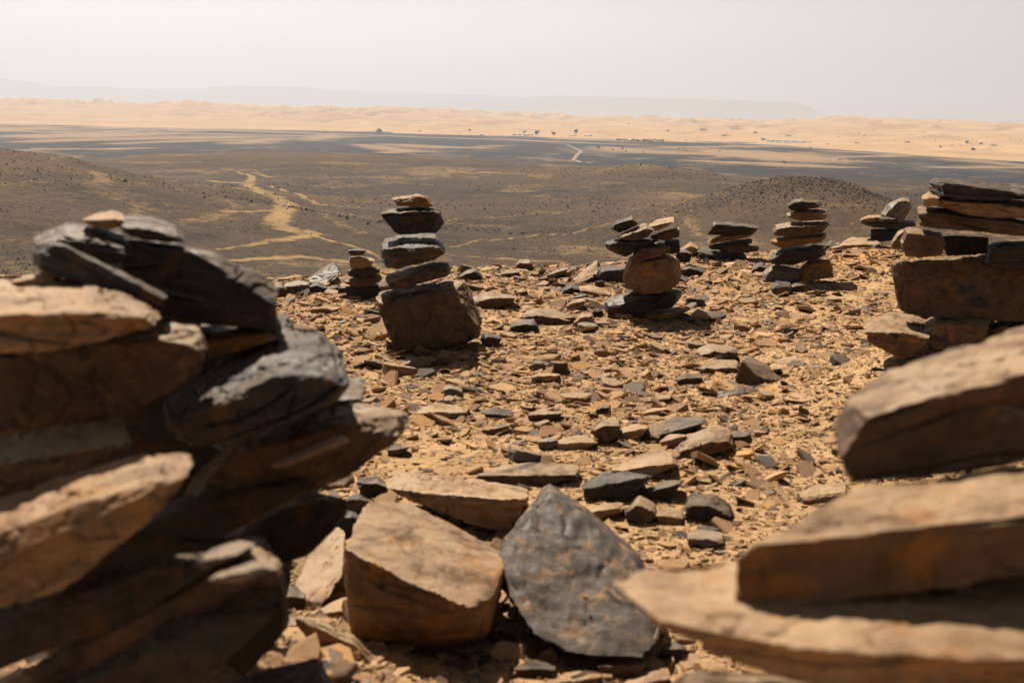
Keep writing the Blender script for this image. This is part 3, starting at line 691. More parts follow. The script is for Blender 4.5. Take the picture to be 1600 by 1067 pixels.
def poly_dist(X, Y, L):
    best = np.full(len(X), 1e9); wd = np.zeros(len(X))
    for (a, b, wa, wb) in zip(L[:-1, :2], L[1:, :2], L[:-1, 2], L[1:, 2]):
        v = b - a; t = np.clip(((X - a[0]) * v[0] + (Y - a[1]) * v[1]) / (v @ v + 1e-9), 0, 1)
        dd = np.hypot(X - a[0] - t * v[0], Y - a[1] - t * v[1]); ww = wa + (wb - wa) * t
        q = dd / ww; s = q < best; best[s] = q[s]
    return best

# ---- one ground sheet on a polar grid
az_f = np.linspace(R(-37), R(37), 660)
az_c = np.linspace(R(37), R(323), 90)[1:-1]
AZ = np.concatenate([az_f, az_c]); NA = len(AZ)
RR = np.concatenate([np.exp(np.linspace(math.log(.25), math.log(60), 330)), np.exp(np.linspace(math.log(60), math.log(3400), 760))[1:], [4500, 7000, 12000, 24000]]); NR = len(RR)
AA, DD = np.meshgrid(AZ, RR); X = (DD * np.sin(AA)).ravel(); Y = (DD * np.cos(AA)).ravel()
Z = ground_h(X, Y)
i = np.arange(NR - 1)[:, None]; j = np.arange(NA)[None]
q = np.stack([i * NA + j, i * NA + (j + 1) % NA, (i + 1) * NA + (j + 1) % NA, (i + 1) * NA + j], -1).reshape(-1, 4)
V = np.c_[X, Y, Z]; V = np.vstack([V, [[0, 0, float(Z[:NA].mean())]]])
fan = np.stack([np.arange(NA), np.full(NA, NR * NA), (np.arange(NA) + 1) % NA], 1)[:, [0, 1, 2]]
me = mesh_np('ground', V, [q[:, ::-1], fan[:, ::-1]], True)

# what covers the ground: wind-blown sand in the washes, dark gravel elsewhere
d_ = np.hypot(X, Y)
sand = np.zeros(len(X))
WASH = [  # px polylines with a width in px
    [(372,268,6),(395,276,8),(386,290,14),(410,300,20),(440,312,24),(452,322,24),(440,336,20),(428,348,22),(450,360,32),(492,364,28),(450,374,22),(400,382,14),(340,390,8)],
    [(300,283,3),(345,285,12),(398,288,8)],
    [(395,270,6),(420,277,8),(440,276,3)],
    [(420,290,5),(470,305,8),(495,320,8),(560,324,5)],
    [(330,330,4),(390,332,10),(428,330,14)],
    [(470,365,14),(520,378,8),(575,392,10),(600,405,12)],
    [(350,408,8),(420,404,18),(480,402,26),(540,408,20),(600,412,10)],
    [(700,398,8),(790,404,14),(880,410,10),(940,415,8)],
    [(690,386,4),(800,372,5),(950,350,4),(1080,330,3)],
    [(700,345,3),(800,338,4),(900,328,3)],
    [(620,266,4),(700,266,9),(760,270,7),(820,272,4)],
    [(700,420,8),(620,412,6),(560,415,8)],
    [(1090,310,2),(960,330,3)],
]
for W in WASH:
    pts = hits([(a, b) for a, b, c in W])
    wm = np.array([max(.4, c * np.hypot(*p) / F_PX * .92) for p, (a, b, c) in zip(pts, W)])
    L = np.c_[pts, wm]
    lo = L[:, :2].min(0) - 60; hi = L[:, :2].max(0) + 60
    s = np.where((X > lo[0]) & (X < hi[0]) & (Y > lo[1]) & (Y < hi[1]))[0]
    if len(s) == 0: continue
    dist = poly_dist(X[s], Y[s], L) * (1 + .45 * fbm(xyz(X[s] / 7, Y[s] / 14, 6.6), 4) + .25 * fbm(xyz(X[s] / 2.5, Y[s] / 2.5, 1.6), 2))
    brd = .62 + .38 * sstep(-.25, .2, fbm(xyz(X[s] / 6, Y[s] / 11, 2.9), 4, .65))
    sand[s] = np.maximum(sand[s], (1 - sstep(.15, 1.4, dist)) * brd)
# thin sand films on the slopes
mid = (d_ > 60) & (d_ < 1300)
fx, fy = X[mid], Y[mid]
gul = 1 - np.abs(fbm(xyz(fx / 60 + 3, fy / 75, 5.7), 3)) * 4
sand[mid] = np.maximum(sand[mid], .38 * sstep(.2, .95, gul) * sstep(-.25, .3, fbm(xyz(fx / 45, fy / 45, 12.2), 3)))
sand[mid] = np.maximum(sand[mid], .30 * sstep(-.05, .5, fbm(xyz(fx / 70 + 9, fy / 38, 17.2), 5, .6)))
zz = Z[mid]
film = perlin(xyz(fx / 85, fy / 85) + np.c_[zz * 0, zz * 0, zz / 1.1]) + .5 * perlin(np.c_[fx / 30, fy / 30, zz / .5])
sand[mid] = np.maximum(sand[mid], .46 * sstep(.0, .6, film))
# sand sheets on the far plain
fp = (d_ > 850)
fx, fy = X[fp], Y[fp]; az_p = np.arctan2(fx, fy)
d0 = np.interp(az_p, _dux, _dud)
qn = fbm(xyz(fx / 240 + 1.3, fy / 620, 14.2), 5, .55)
bias = np.interp(az_p, [px_az(v) for v in (-200, 0, 250, 450, 600, 900, 1050, 1250, 1450, 1700)], [.10, .12, .06, .02, -.05, -.06, .05, .04, -.05, -.04])
rel = (fy - 900) / np.maximum(d0 - 900, 1)
sp = .68 * sstep(-.06, .4, qn + bias * sstep(.1, .5, rel) - .12 * (1 - sstep(.0, .35, rel)) + .10 * sstep(.35, .9, rel) + .22 * fbm(xyz(fx / 55, fy / 130, 2.2), 4))
sand[fp] = np.maximum(sand[fp], sp * sstep(850, 1150, d_[fp]))
PLAIN = [
    [(0,197,10),(200,199,14),(420,206,12),(620,213,10)], [(640,214,8),(800,219,10),(980,226,10)], [(1000,232,6),(1200,228,8),(1350,235,8)], [(1300,246,6),(1450,241,8),(1600,249,8)],
    [(1085,251,8),(1160,254,20),(1240,259,26),(1330,262,10)],
    [(945,230,10),(1000,236,24),(1080,240,24),(1180,245,10)],
    [(40,235,8),(120,233,12),(230,231,6)],
    [(40,222,10),(140,218,20),(260,216,26),(380,214,20)],
    [(0,205,14),(120,207,20),(300,209,20),(430,212,16),(560,214,10)],
    [(180,225,8),(300,220,12),(420,219,10)],
    [(620,226,10),(680,230,20),(740,231,14)],
    [(560,226,6),(640,236,12),(600,239,5)],
    [(1300,236,6),(1420,243,10),(1560,250,6)],
    [(1120,246,4),(1230,240,8),(1320,243,4)],
    [(1480,262,10),(1560,262,16),(1700,264,12)],
]
for W in PLAIN:
    pts = hits([(a, b) for a, b, c in W])
    wm = np.array([max(2, c * np.hypot(*p) / F_PX * 1.0) for p, (a, b, c) in zip(pts, W)])
    L = np.c_[pts, wm * 6]
    s = np.where(fp & (d_ < 3400))[0]
    dist = poly_dist(X[s], Y[s], L) * (1 + 1.1 * fbm(xyz(X[s] / 80, Y[s] / 220, 6.6), 5, .65))
    sand[s] = np.maximum(sand[s], .66 * (1 - sstep(.0, 1.25, dist)))
road = np.zeros(len(X))
W = [(760,214),(830,220),(885,226),(908,236),(900,244),(895,250),(925,256),(965,261)]
pts = hits(W); L = np.c_[pts, np.full(len(pts), 1.7)]
s = np.where(fp & (d_ < 3000))[0]
dist = poly_dist(X[s], Y[s], L); road[s] = 1 - sstep(.5, 1.1, dist)
# hilltop
hill = 1 - sstep(0.0, 8.0, d_ - edge(np.arctan2(X, Y)) - 1.5)
ochre = np.zeros(len(X)); w_ = unproj(1365, 398, 7.5)
ochre = np.exp(-(((X - w_[0]) / .42) ** 2 + ((Y - w_[1]) / .55) ** 2))
warm = sstep(-.1, .3, fbm(xyz(X / 120, Y / 120, 21.0), 3))
hm = np.zeros(len(X))
for cx_, cy_, sa, ca, lift, sl, sd in _dh[:8]:
    u = (X - cx_) * sa + (Y - cy_) * ca; v = (X - cx_) * ca - (Y - cy_) * sa
    hm = np.maximum(hm, np.exp(-.5 * ((u / (sd * 1.2)) ** 2 + (v / (sl * 1.25)) ** 2)))
    warm = np.maximum(warm, np.exp(-.5 * (((u + 10) / (sd * 1.1)) ** 2 + (v / (sl * 1.3)) ** 2)))
plain = np.maximum(sstep(900, 1120, d_), sstep(560, 760, d_) * (1 - sstep(.15, .6, hm)))
warm = warm * (1 - .7 * sstep(560, 760, d_) * (1 - hm))
pad = lambda a: np.append(a, a[0])
add_attr(me, 'sand', pad(sand)); add_attr(me, 'road', pad(road)); add_attr(me, 'hill', pad(hill)); add_attr(me, 'ochre', pad(ochre)); add_attr(me, 'warm', pad(warm)); add_attr(me, 'plain', pad(plain)); add_attr(me, 'mound', pad(hm * sstep(400, 560, d_)))

t = NT('desert_ground')
P = t.n('ShaderNodeTexCoord').outputs['Object']
g1 = t.noise(P, 3.2, 6, .65); g2 = t.noise(P, 45, 5, .7); g3 = t.noise(P, 210, 3, .7)
top = t.mix(t.ramp(g1, .35, .65), (.42, .25, .115, 1), (.50, .31, .155, 1))
top = t.mix(t.ramp(g2, .45, .7, 0, .6), top, (.32, .20, .105, 1))
top = t.mix(t.ramp(g3, .55, .75, 0, .5), top, (.22, .15, .09, 1))
top = t.mix(t.attr('ochre').outputs['Fac'], top, (.50, .235, .07, 1))
v1 = t.noise(P, .8, 6, .75); v2 = t.noise(P, .035, 6, .62); v3 = t.noise(P, 2.6, 4, .8); v4 = t.noise(P, .22, 5, .7); v5 = t.noise(P, 1.3, 3, .6)
grav = t.mix(t.ramp(v2, .4, .62), (.030, .025, .022, 1), (.050, .036, .025, 1))
vW = t.noise(P, .016, 7, .68, .6)
grav = t.mix(t.math('MULTIPLY', t.math('MULTIPLY', t.attr('warm').outputs['Fac'], .9), t.math('MAXIMUM', t.ramp(vW, .38, .58, .35, 1.0), t.attr('mound').outputs['Fac'])), grav, (.135, .078, .038, 1))
grav = t.mix(t.ramp(v4, .46, .64, 0, .6), grav, (.105, .062, .028, 1))
grav = t.mix(t.ramp(v1, .5, .66, 0, .6), grav, (.16, .105, .052, 1))
grav = t.mix(t.ramp(v3, .48, .58, 0, .75), grav, (.017, .014, .013, 1))
grav = t.mix(t.ramp(v5, .62, .70, 0, .8), grav, (.018, .016, .016, 1))
plain = t.mix(t.ramp(v2, .4, .62), (.019, .020, .024, 1), (.034, .031, .031, 1))
grav = t.mix(t.attr('plain').outputs['Fac'], grav, plain)
sandv = t.mix(t.ramp(v2, .35, .65), (.27, .165, .068, 1), (.33, .205, .088, 1))
sandv = t.mix(t.ramp(v4, .5, .7, 0, .6), sandv, (.25, .16, .075, 1))
sandc = t.mix(t.attr('plain').outputs['Fac'], sandv, (.37, .23, .125, 1))
sandc = t.mix(t.ramp(v1, .5, .7, 0, .5), sandc, (.24, .155, .075, 1))
sa_ = t.attr('sand').outputs['Fac']
sm = t.ramp(t.math('ADD', sa_, t.math('ADD', t.math('MULTIPLY', t.math('SUBTRACT', v1, .5), 1.3), t.math('MULTIPLY', t.math('SUBTRACT', v4, .5), .8))), .2, .85)
far = t.mix(sm, grav, sandc)
far = t.mix(t.attr('road').outputs['Fac'], far, (.42, .33, .24, 1))
c = t.mix(t.attr('hill').outputs['Fac'], far, top)
t.l(c, t.b.inputs['Base Color']); t.b.inputs['Roughness'].default_value = .95; t.b.inputs['Specular IOR Level'].default_value = .15
hb = t.math('MULTIPLY', t.attr('hill').outputs['Fac'], 1.0)
b = t.bump(g2, .7, .012); b = t.bump(g3, .6, .004, b); b = t.bump(v1, .45, .4, b); b = t.bump(v3, .35, .15, b); b = t.bump(v4, .4, .8, b)
t.l(b, t.b.inputs['Normal'])
GROUND = link('ground', me, t.m, kind='structure')

# ---- dunes sheet
az_d = np.linspace(R(-40), R(40), 760); rd = np.exp(np.linspace(math.log(1000), math.log(9500), 330))
AA, DD = np.meshgrid(az_d, rd); X = (DD * np.sin(AA)).ravel(); Y = (DD * np.cos(AA)).ravel()
Zd = dune_h(X, Y); Zd = np.where(DD.ravel() > 8500, Zd - (DD.ravel() - 8500) * .12, Zd)
i = np.arange(len(rd) - 1)[:, None]; j = np.arange(len(az_d) - 1)[None]; NA = len(az_d)
q = np.stack([i * NA + j, (i + 1) * NA + j, (i + 1) * NA + j + 1, i * NA + j + 1], -1).reshape(-1, 4)
keep = (Zd[q] > -46).any(1); q = q[keep]
me = mesh_np('sand_dunes', np.c_[X, Y, np.maximum(Zd, -48)], q[:, ::-1], True)
t = NT('dune_sand')
P = t.n('ShaderNodeTexCoord').outputs['Object']
d1 = t.noise(P, .006, 5, .6); d2 = t.noise(P, .05, 4, .6)
d3 = t.noise(t.vmul(P, (.0045, .0018, 0)), 1.0, 6, .62, .6)
c = t.mix(t.ramp(d1, .35, .65), (.44, .275, .145, 1), (.50, .32, .18, 1))
c = t.mix(t.ramp(d3, .52, .66, 0, .6), c, (.34, .205, .11, 1))
c = t.mix(t.ramp(d2, .6, .75, 0, .35), c, (.38, .23, .125, 1))
t.l(c, t.b.inputs['Base Color']); t.b.inputs['Roughness'].default_value = 1; t.b.inputs['Specular IOR Level'].default_value = .1
link('dune_terrain', me, t.m, kind='structure')

# ---- far table mountains
def mesa(name, xs, ys, d, seed, foot=-45):
    az = np.array([px_az(v) for v in xs]); az2 = np.linspace(az[0], az[-1], 420)
    hz_ = np.array([1 + (horizon(x) - y) / F_PX * d for x, y in zip(xs, ys)])
    top = np.interp(az2, az, hz_) + 18 * fbm(xyz(az2 * 60, az2 * 0 + seed, .5), 4)
    gul = fbm(xyz(az2 * 45, az2 * 0 + seed, 4.5), 5, .6)
    rows = []
    for off, f in ((-900, 0), (-450, .25), (-180, .55), (-120, .62), (-60, .93), (0, 1.0), (1500, 1.0), (2600, .9)):
        dd = d + off + (200 * gul if off < 0 else 0)
        rows.append(np.c_[dd * np.sin(az2), dd * np.cos(az2), foot + (top - foot) * f])
    V = np.vstack(rows); n_ = len(az2)
    i = np.arange(len(rows) - 1)[:, None]; j = np.arange(n_ - 1)[None]
    q = np.stack([i * n_ + j, i * n_ + j + 1, (i + 1) * n_ + j + 1, (i + 1) * n_ + j], -1).reshape(-1, 4)
    return link(name, mesh_np(name, V, q, True), MM, kind='structure')
t = NT('mesa_rock'); P = t.n('ShaderNodeTexCoord').outputs['Object']
c = t.mix(t.noise(P, .003, 5), (.10, .075, .06, 1), (.20, .14, .10, 1)); t.l(c, t.b.inputs['Base Color']); t.b.inputs['Roughness'].default_value = 1
MM = t.m
mesa('hills', [-900,-300,0,20,60,85,100,180,240,330,345,390,430,470,500,520,600,700,780,860,1000], [140,136,134,131,133,138,141,141,143,142,139,138.5,139,139,140,144,146,149,152,156,162], 19000, 2.2)
mesa('hills', [640,760,830,860,920,1000,1080,1160,1195,1225,1245,1262,1290,1330], [160,156,153,152,152.5,155,157.5,160,161.5,163,169,177,184,190], 17500, 5.1)

# ================================================================== gravel
PAL = np.array([(.44, .265, .128), (.36, .21, .10), (.24, .132, .064), (.35, .195, .105), (.14, .08, .044), (.19, .145, .11), (.075, .058, .05), (.43, .23, .08), (.40, .24, .135)])
PW = np.array([.22, .20, .14, .13, .08, .06, .04, .05, .08])

def chip(rs, nv, thick):
    a = np.sort(rs.uniform(0, 2 * math.pi, nv)); a = np.linspace(0, 2 * math.pi, nv, endpoint=False) + rs.uniform(-.4, .4, nv) * 2 * math.pi / nv
    r = rs.uniform(.72, 1.1, nv); sx = rs.uniform(.6, 1)
    x, y = np.cos(a) * r, np.sin(a) * r * sx
    tilt = rs.uniform(-.18, .18, 2)
    rings = []
    for f, z in ((1.02, -.5), (1.0, .25), (.88, .5)):
        jz = rs.uniform(-.08, .08, nv)
        rings.append(np.c_[x * f + rs.uniform(-.05, .05, nv), y * f + rs.uniform(-.05, .05, nv), (z + jz) * thick + (x * tilt[0] + y * tilt[1]) * (z > 0)])
    V = np.vstack(rings)
    i = np.arange(nv); k = (i + 1) % nv
    F = [np.stack([i + r * nv, k + r * nv, k + (r + 1) * nv, i + (r + 1) * nv], 1) for r in range(2)]
    quads = np.vstack(F)
    c = len(V); V = np.vstack([V, V[2 * nv:].mean(0)])
    tris = np.stack([i + 2 * nv, k + 2 * nv, np.full(nv, c)], 1)
    return V, quads, tris

def scatter_mesh(name, pos, size, rs, lib, tilt=.16, col=None, sink=.25):
    Vs, Qs, Ts, Cs = [], [], [], []; base = 0
    pick = rs.randint(0, len(lib), len(pos))
    if col is None:
        col = PAL[rs.choice(len(PAL), len(pos), p=PW)] * rs.uniform(.75, 1.2, (len(pos), 1))
    for k, (v, qd, tr) in enumerate(lib):
        s = np.where(pick == k)[0]
        if not len(s): continue
        n_ = len(s); a = rs.uniform(0, 2 * math.pi, n_); tx, ty = rs.normal(0, tilt, n_), rs.normal(0, tilt, n_)
        sc = size[s][:, None] * v[:, 0][None]; sy = size[s][:, None] * v[:, 1][None]; sz = size[s][:, None] * v[:, 2][None] * rs.uniform(.6, 1.5, n_)[:, None]
        x = sc * np.cos(a)[:, None] - sy * np.sin(a)[:, None]; y = sc * np.sin(a)[:, None] + sy * np.cos(a)[:, None]
        z = sz + x * tx[:, None] + y * ty[:, None]
        thick = np.ptp(v[:, 2]) * size[s]
        W = np.stack([x + pos[s, 0:1], y + pos[s, 1:2], z + pos[s, 2:3] + (thick * (.5 - sink))[:, None]], -1)
        nv = len(v); off = base + np.arange(n_)[:, None, None] * nv
        Vs.append(W.reshape(-1, 3)); Qs.append((qd[None] + off).reshape(-1, 4)); Ts.append((tr[None] + off).reshape(-1, 3))
        Cs.append(np.repeat(col[s], nv, 0)); base += n_ * nv
    me = mesh_np(name, np.vstack(Vs), [np.vstack(Qs), np.vstack(Ts)], False)
    add_col(me, 'tint', np.vstack(Cs))
    return me

def gravel_mat(name, s1, s2, bd):
    t = NT(name); P = t.n('ShaderNodeTexCoord').outputs['Object']; a = t.attr('tint').outputs['Color']
    n1 = t.noise(P, s1, 5, .65); n2 = t.noise(P, s2, 4, .7)
    c = t.mix(1.0, a, t.mix(n1, (.55, .55, .56, 1), (1.4, 1.36, 1.3, 1)), 'MULTIPLY')
    c = t.mix(t.ramp(n2, .58, .72, 0, .45), c, (.36, .23, .11, 1))
    t.l(c, t.b.inputs['Base Color']); t.b.inputs['Roughness'].default_value = .85; t.b.inputs['Specular IOR Level'].default_value = .3
    b = t.bump(n2, .6, bd); t.l(b, t.b.inputs['Normal'])
    return t.m
GM = gravel_mat('slate_gravel', 45, 160, .004)

rs = np.random.RandomState(21)
lib = [chip(rs, rs.randint(5, 9), rs.uniform(.09, .32)) for _ in range(48)]
libs = [chip(rs, rs.randint(4, 6), rs.uniform(.3, .8)) for _ in range(20)]
sand_w = lambda x, y: fbm(xyz(x * .9, y * .9, 31.0), 3)
def spots(n, r0, r1, pw=1.0, thr=-.2, soft=.25, az=46):
    k = int(n * 2.6)
    a = rs.uniform(R(-az), R(az), k); u = rs.uniform(0, 1, k)
    e = edge(a) + 1.2; r1 = np.minimum(r1, e)
    r = (r0 ** (2 * pw) + u * (r1 ** (2 * pw) - r0 ** (2 * pw))) ** (1 / (2 * pw))
    x, y = r * np.sin(a), r * np.cos(a)
    k_ = rs.uniform(0, 1, k) < .2 + .8 * sstep(thr - soft, thr + soft, sand_w(x, y) + .18 * sstep(4, 7, r))
    x, y = x[k_][:n], y[k_][:n]
    return np.c_[x, y, ground_h(x, y)]
pA = spots(32000, 1.3, 11); sA = np.exp(rs.normal(math.log(.0195), .48, len(pA))).clip(.011, .065)
pB = spots(52000, 1.2, 11, .8); sB = rs.uniform(.007, .017, len(pB))
pC = spots(42000, 1.1, 5.0, .7, -.3); sC = rs.uniform(.003, .007, len(pC))
pos = np.vstack([pA, pB]); siz = np.concatenate([sA, sB])
link('slate_gravel', scatter_mesh('slate_gravel', pos, siz, rs, lib, .24, None, .42), GM, kind='stuff', label='thin tan and grey slate chips covering the sandy hilltop', cat='gravel')
cc = PAL[rs.choice(len(PAL), len(pC), p=PW)] * rs.uniform(.8, 1.3, (len(pC), 1))
link('fine_gravel', scatter_mesh('fine_gravel', pC, sC, rs, libs, .3, cc), GM, kind='stuff', label='fine gravel grains between the slate chips on the sand', cat='gravel')

# stones on the far slopes
FM = gravel_mat('dark_rubble', 2, 9, .05)
px_, py_, sz_ = [], [], []
for hx, hd, nn, sl, sd, s0, s1 in ((1262, 246, 3200, 14, 14, .08, .3), (1160, 244, 1800, 26, 10, .07, .24), (1010, 545, 700, 40, 40, .2, .5), (860, 300, 500, 50, 14, .15, .4), (20, 245, 1400, 26, 40, .07, .2), (230, 270, 300, 40, 20, .1, .28), (560, 215, 400, 25, 6, .15, .4)):
    cx_, cy_ = polar(hx, hd); a_ = px_az(hx)
    u = rs.normal(0, sd, nn); v = rs.normal(0, sl, nn)
    px_.append(cx_ + u * math.sin(a_) + v * math.cos(a_)); py_.append(cy_ + u * math.cos(a_) - v * math.sin(a_)); sz_.append(s0 + (s1 - s0) * rs.uniform(0, 1, nn) ** 2.5)
k = 60000; a = rs.uniform(R(-31), R(31), k); r = np.exp(rs.uniform(math.log(105), math.log(650), k))
kk = rs.uniform(0, 1, k) < sstep(-.1, .4, fbm(xyz(r * np.sin(a) / 40, r * np.cos(a) / 40, 44.), 3))
px_.append((r * np.sin(a))[kk]); py_.append((r * np.cos(a))[kk]); sz_.append(((.06 + .20 * rs.uniform(0, 1, k) ** 3) * np.clip(r / 240, .6, 1.6))[kk])
px_, py_, sz_ = map(np.concatenate, (px_, py_, sz_))
pos = np.c_[px_, py_, ground_h(px_, py_)]
cd = np.array([(.06, .05, .045), (.085, .065, .052), (.12, .085, .062), (.16, .115, .085), (.10, .075, .058)])[rs.randint(0, 5, len(pos))] * rs.uniform(.8, 1.25, (len(pos), 1))
libr = [chip(rs, rs.randint(4, 6), rs.uniform(.5, 1.1)) for _ in range(16)]
link('rubble', scatter_mesh('rubble', pos, sz_, rs, libr, .3, cd), FM, kind='stuff', label='dark rubble strewn over the ridges of the gravel hills', cat='rubble')

# ---- hand-sized stones, each an object of its own
KINDS = [('tan', 'hand-sized flat tan slate flake lying loose on the hilltop'), ('brown', 'hand-sized flat brown slate flake lying loose on the hilltop'),
         ('grey', 'hand-sized flat grey slate flake lying loose on the hilltop'), ('dark', 'hand-sized dark slate lump lying loose on the hilltop'), ('blue', 'hand-sized blue-grey slate flake lying loose on the hilltop')]
proto = []
for mt, lb in KINDS:
    for v_ in range(4):
        r_ = np.random.RandomState(100 + len(proto))
        nv = r_.randint(5, 8); a = np.linspace(0, 2 * math.pi, nv, endpoint=False) + r_.uniform(-.35, .35, nv); rad = r_.uniform(.7, 1.1, nv); sy = r_.uniform(.55, .95)
        th = r_.uniform(.11, .26) * (1.7 if mt == 'dark' else 1); tl = r_.uniform(-.12, .12, 2)
        low = np.c_[np.cos(a) * rad, np.sin(a) * rad * sy, np.full(nv, -th)]
        up = np.c_[np.cos(a) * rad * .9, np.sin(a) * rad * sy * .9, th + (np.cos(a) * tl[0] + np.sin(a) * tl[1])]
        Vv, Fc, fl = rock_mesh('slate_flake', np.vstack([low, up]), 4, 45, 4, .8, r_)
        me = mesh_np('slate_flake', Vv, Fc, True); me.set_sharp_from_angle(angle=R(38)); add_attr(me, 'flake', fl); me.materials.append(M[mt])
        proto.append((me, mt, lb))
rs2 = np.random.RandomState(77)
placed = 0; first = {}
ps = []
while placed < 236:
    a = rs2.uniform(R(-30), R(30)); e = float(edge(np.array([a]))[0]) + .4
    r = math.sqrt(rs2.uniform(2.0 ** 2, e ** 2)); r = r if rs2.uniform() < .6 else rs2.uniform(e * .7, e)
    x, y = r * math.sin(a), r * math.cos(a)
    if float(sand_w(np.array([x]), np.array([y]))[0]) < -.18 + rs2.uniform(-.25, .1): continue
    if any((x - p[0]) ** 2 + (y - p[1]) ** 2 < .014 for p in ps): continue
    ps.append((x, y)); size = float(np.exp(rs2.normal(math.log(.055), .28)))
    k = rs2.choice(len(proto), p=np.repeat([.44, .34, .12, .05, .05], 4) / 4)
    me, mt, lb = proto[k]
    src = first.get(me.name)
    o = src.copy() if src else bpy.data.objects.new('slate_flake', me)
    if not src: first[me.name] = o
    COL.objects.link(o)
    o.location = (x, y, float(ground_h(np.array([x]), np.array([y]))[0]) + size * .14)
    o.scale = (size, size * rs2.uniform(.8, 1.1), size * rs2.uniform(.7, 1.3))
    o.rotation_euler = (rs2.normal(0, .14), rs2.normal(0, .14), rs2.uniform(0, 6.28))
    o['label'] = lb; o['category'] = 'stone'; o['group'] = lb.replace('flake', 'flakes').replace('lump', 'lumps').replace('hand-sized ', '')
    placed += 1

# ================================================================== far bushes, trees, tents
def leaf_mat(name, A, B):
    t = NT(name); P = t.n('ShaderNodeTexCoord').outputs['Object']
    c = t.mix(t.ramp(t.noise(P, .9, 4), .35, .65), (*A, 1), (*B, 1)); t.l(c, t.b.inputs['Base Color']); t.b.inputs['Roughness'].default_value = .9
    return t.m
LM = leaf_mat('dusty_foliage', (.045, .042, .022), (.085, .075, .04)); LD_ = leaf_mat('grove_foliage', (.035, .045, .02), (.07, .08, .035)); RM = leaf_mat('reddish_foliage', (.09, .03, .02), (.12, .045, .03))
t = NT('bark'); P = t.n('ShaderNodeTexCoord').outputs['Object']; c = t.mix(t.noise(P, 3), (.07, .05, .03, 1), (.13, .09, .06, 1)); t.l(c, t.b.inputs['Base Color']); BK = t.m
t = NT('tent_canvas'); P = t.n('ShaderNodeTexCoord').outputs['Object']; c = t.mix(t.noise(P, .5), (.80, .78, .74, 1), (.72, .69, .63, 1)); t.l(c, t.b.inputs['Base Color']); TM = t.m
t = NT('dark_canvas'); P = t.n('ShaderNodeTexCoord').outputs['Object']; c = t.mix(t.noise(P, .5), (.10, .065, .045, 1), (.15, .10, .07, 1)); t.l(c, t.b.inputs['Base Color']); DM = t.m

def leafy(rs, w, h, z0, n, lumps=4, flat=False):
    """leaf clumps spread through several lobes: small tilted quads"""
    cs = np.c_[rs.uniform(-.32, .32, lumps) * w, rs.uniform(-.3, .3, lumps) * w, z0 + h * rs.uniform(.35, .62, lumps)]
    rad = rs.uniform(.28, .42, lumps)
    k = rs.randint(0, lumps, n); dr = rs.normal(size=(n, 3)); dr /= np.linalg.norm(dr, axis=1)[:, None]
    q = cs[k] + dr * (rad[k] * rs.uniform(.5, 1, n) ** .5)[:, None] * np.array([w, w, h * (.5 if flat else .95)])
    q[:, 2] = np.maximum(q[:, 2], z0 + .02 * h)
    s = .11 * min(w, h) * rs.uniform(.6, 1.4, n)
    u = rs.normal(size=(n, 3)); u /= np.linalg.norm(u, axis=1)[:, None]
    v = np.cross(u, rs.normal(size=(n, 3))); v /= np.linalg.norm(v, axis=1)[:, None]
    s = s[:, None]
    V = np.stack([q - u * s - v * s, q + u * s - v * s * .6, q + u * s * .8 + v * s, q - u * s * .7 + v * s], 1).reshape(-1, 3)
    return V, np.arange(n * 4).reshape(-1, 4)

def trunk_mesh(h, r):
    a = np.linspace(0, 2 * math.pi, 6, endpoint=False); rows = [np.c_[np.cos(a) * r * f + ox, np.sin(a) * r * f, np.full(6, z)] for f, z, ox in ((1.2, -.3, 0), (.9, h * .5, r * .6), (.5, h, 0))]
    i = np.arange(2)[:, None]; j = np.arange(6)[None]
    q = np.stack([i * 6 + j, i * 6 + (j + 1) % 6, (i + 1) * 6 + (j + 1) % 6, (i + 1) * 6 + j], -1).reshape(-1, 4)
    return mesh_np('trunk', np.vstack(rows), q, True)

rsb = np.random.RandomState(9)
def tree(name, x, y, wpx, hpx, label, group, mat=None, trunk=.3, flat=False, cat='tree', n=130):
    p = hit(x, y + hpx * .5); sc = np.linalg.norm(p - CAM) / F_PX; w, h = wpx * sc, hpx * sc
    e = bpy.data.objects.new(name, None); COL.objects.link(e); e.location = p; e['label'] = label; e['category'] = cat; e['group'] = group
    V, Q = leafy(rsb, w, h * (1 - trunk), h * trunk, n, 4, flat)
    link('crown', mesh_np('crown', V, Q, False), mat or LM, parent=e)
    link('trunk', trunk_mesh(h * .6, w * .05), BK, parent=e)
    return e
def bush(x, y, wpx, hpx, label, group='bushes on the dune slopes', mat=None, n=90, lumps=4):
    p = hit(x, y + hpx * .5); sc = np.linalg.norm(p - CAM) / F_PX; w, h = wpx * sc, hpx * sc
    V, Q = leafy(rsb, w, h, -.05 * h, n, lumps)
    return link('desert_bush', mesh_np('desert_bush', V, Q, False), mat or LM, p, None, label, 'bush', group)

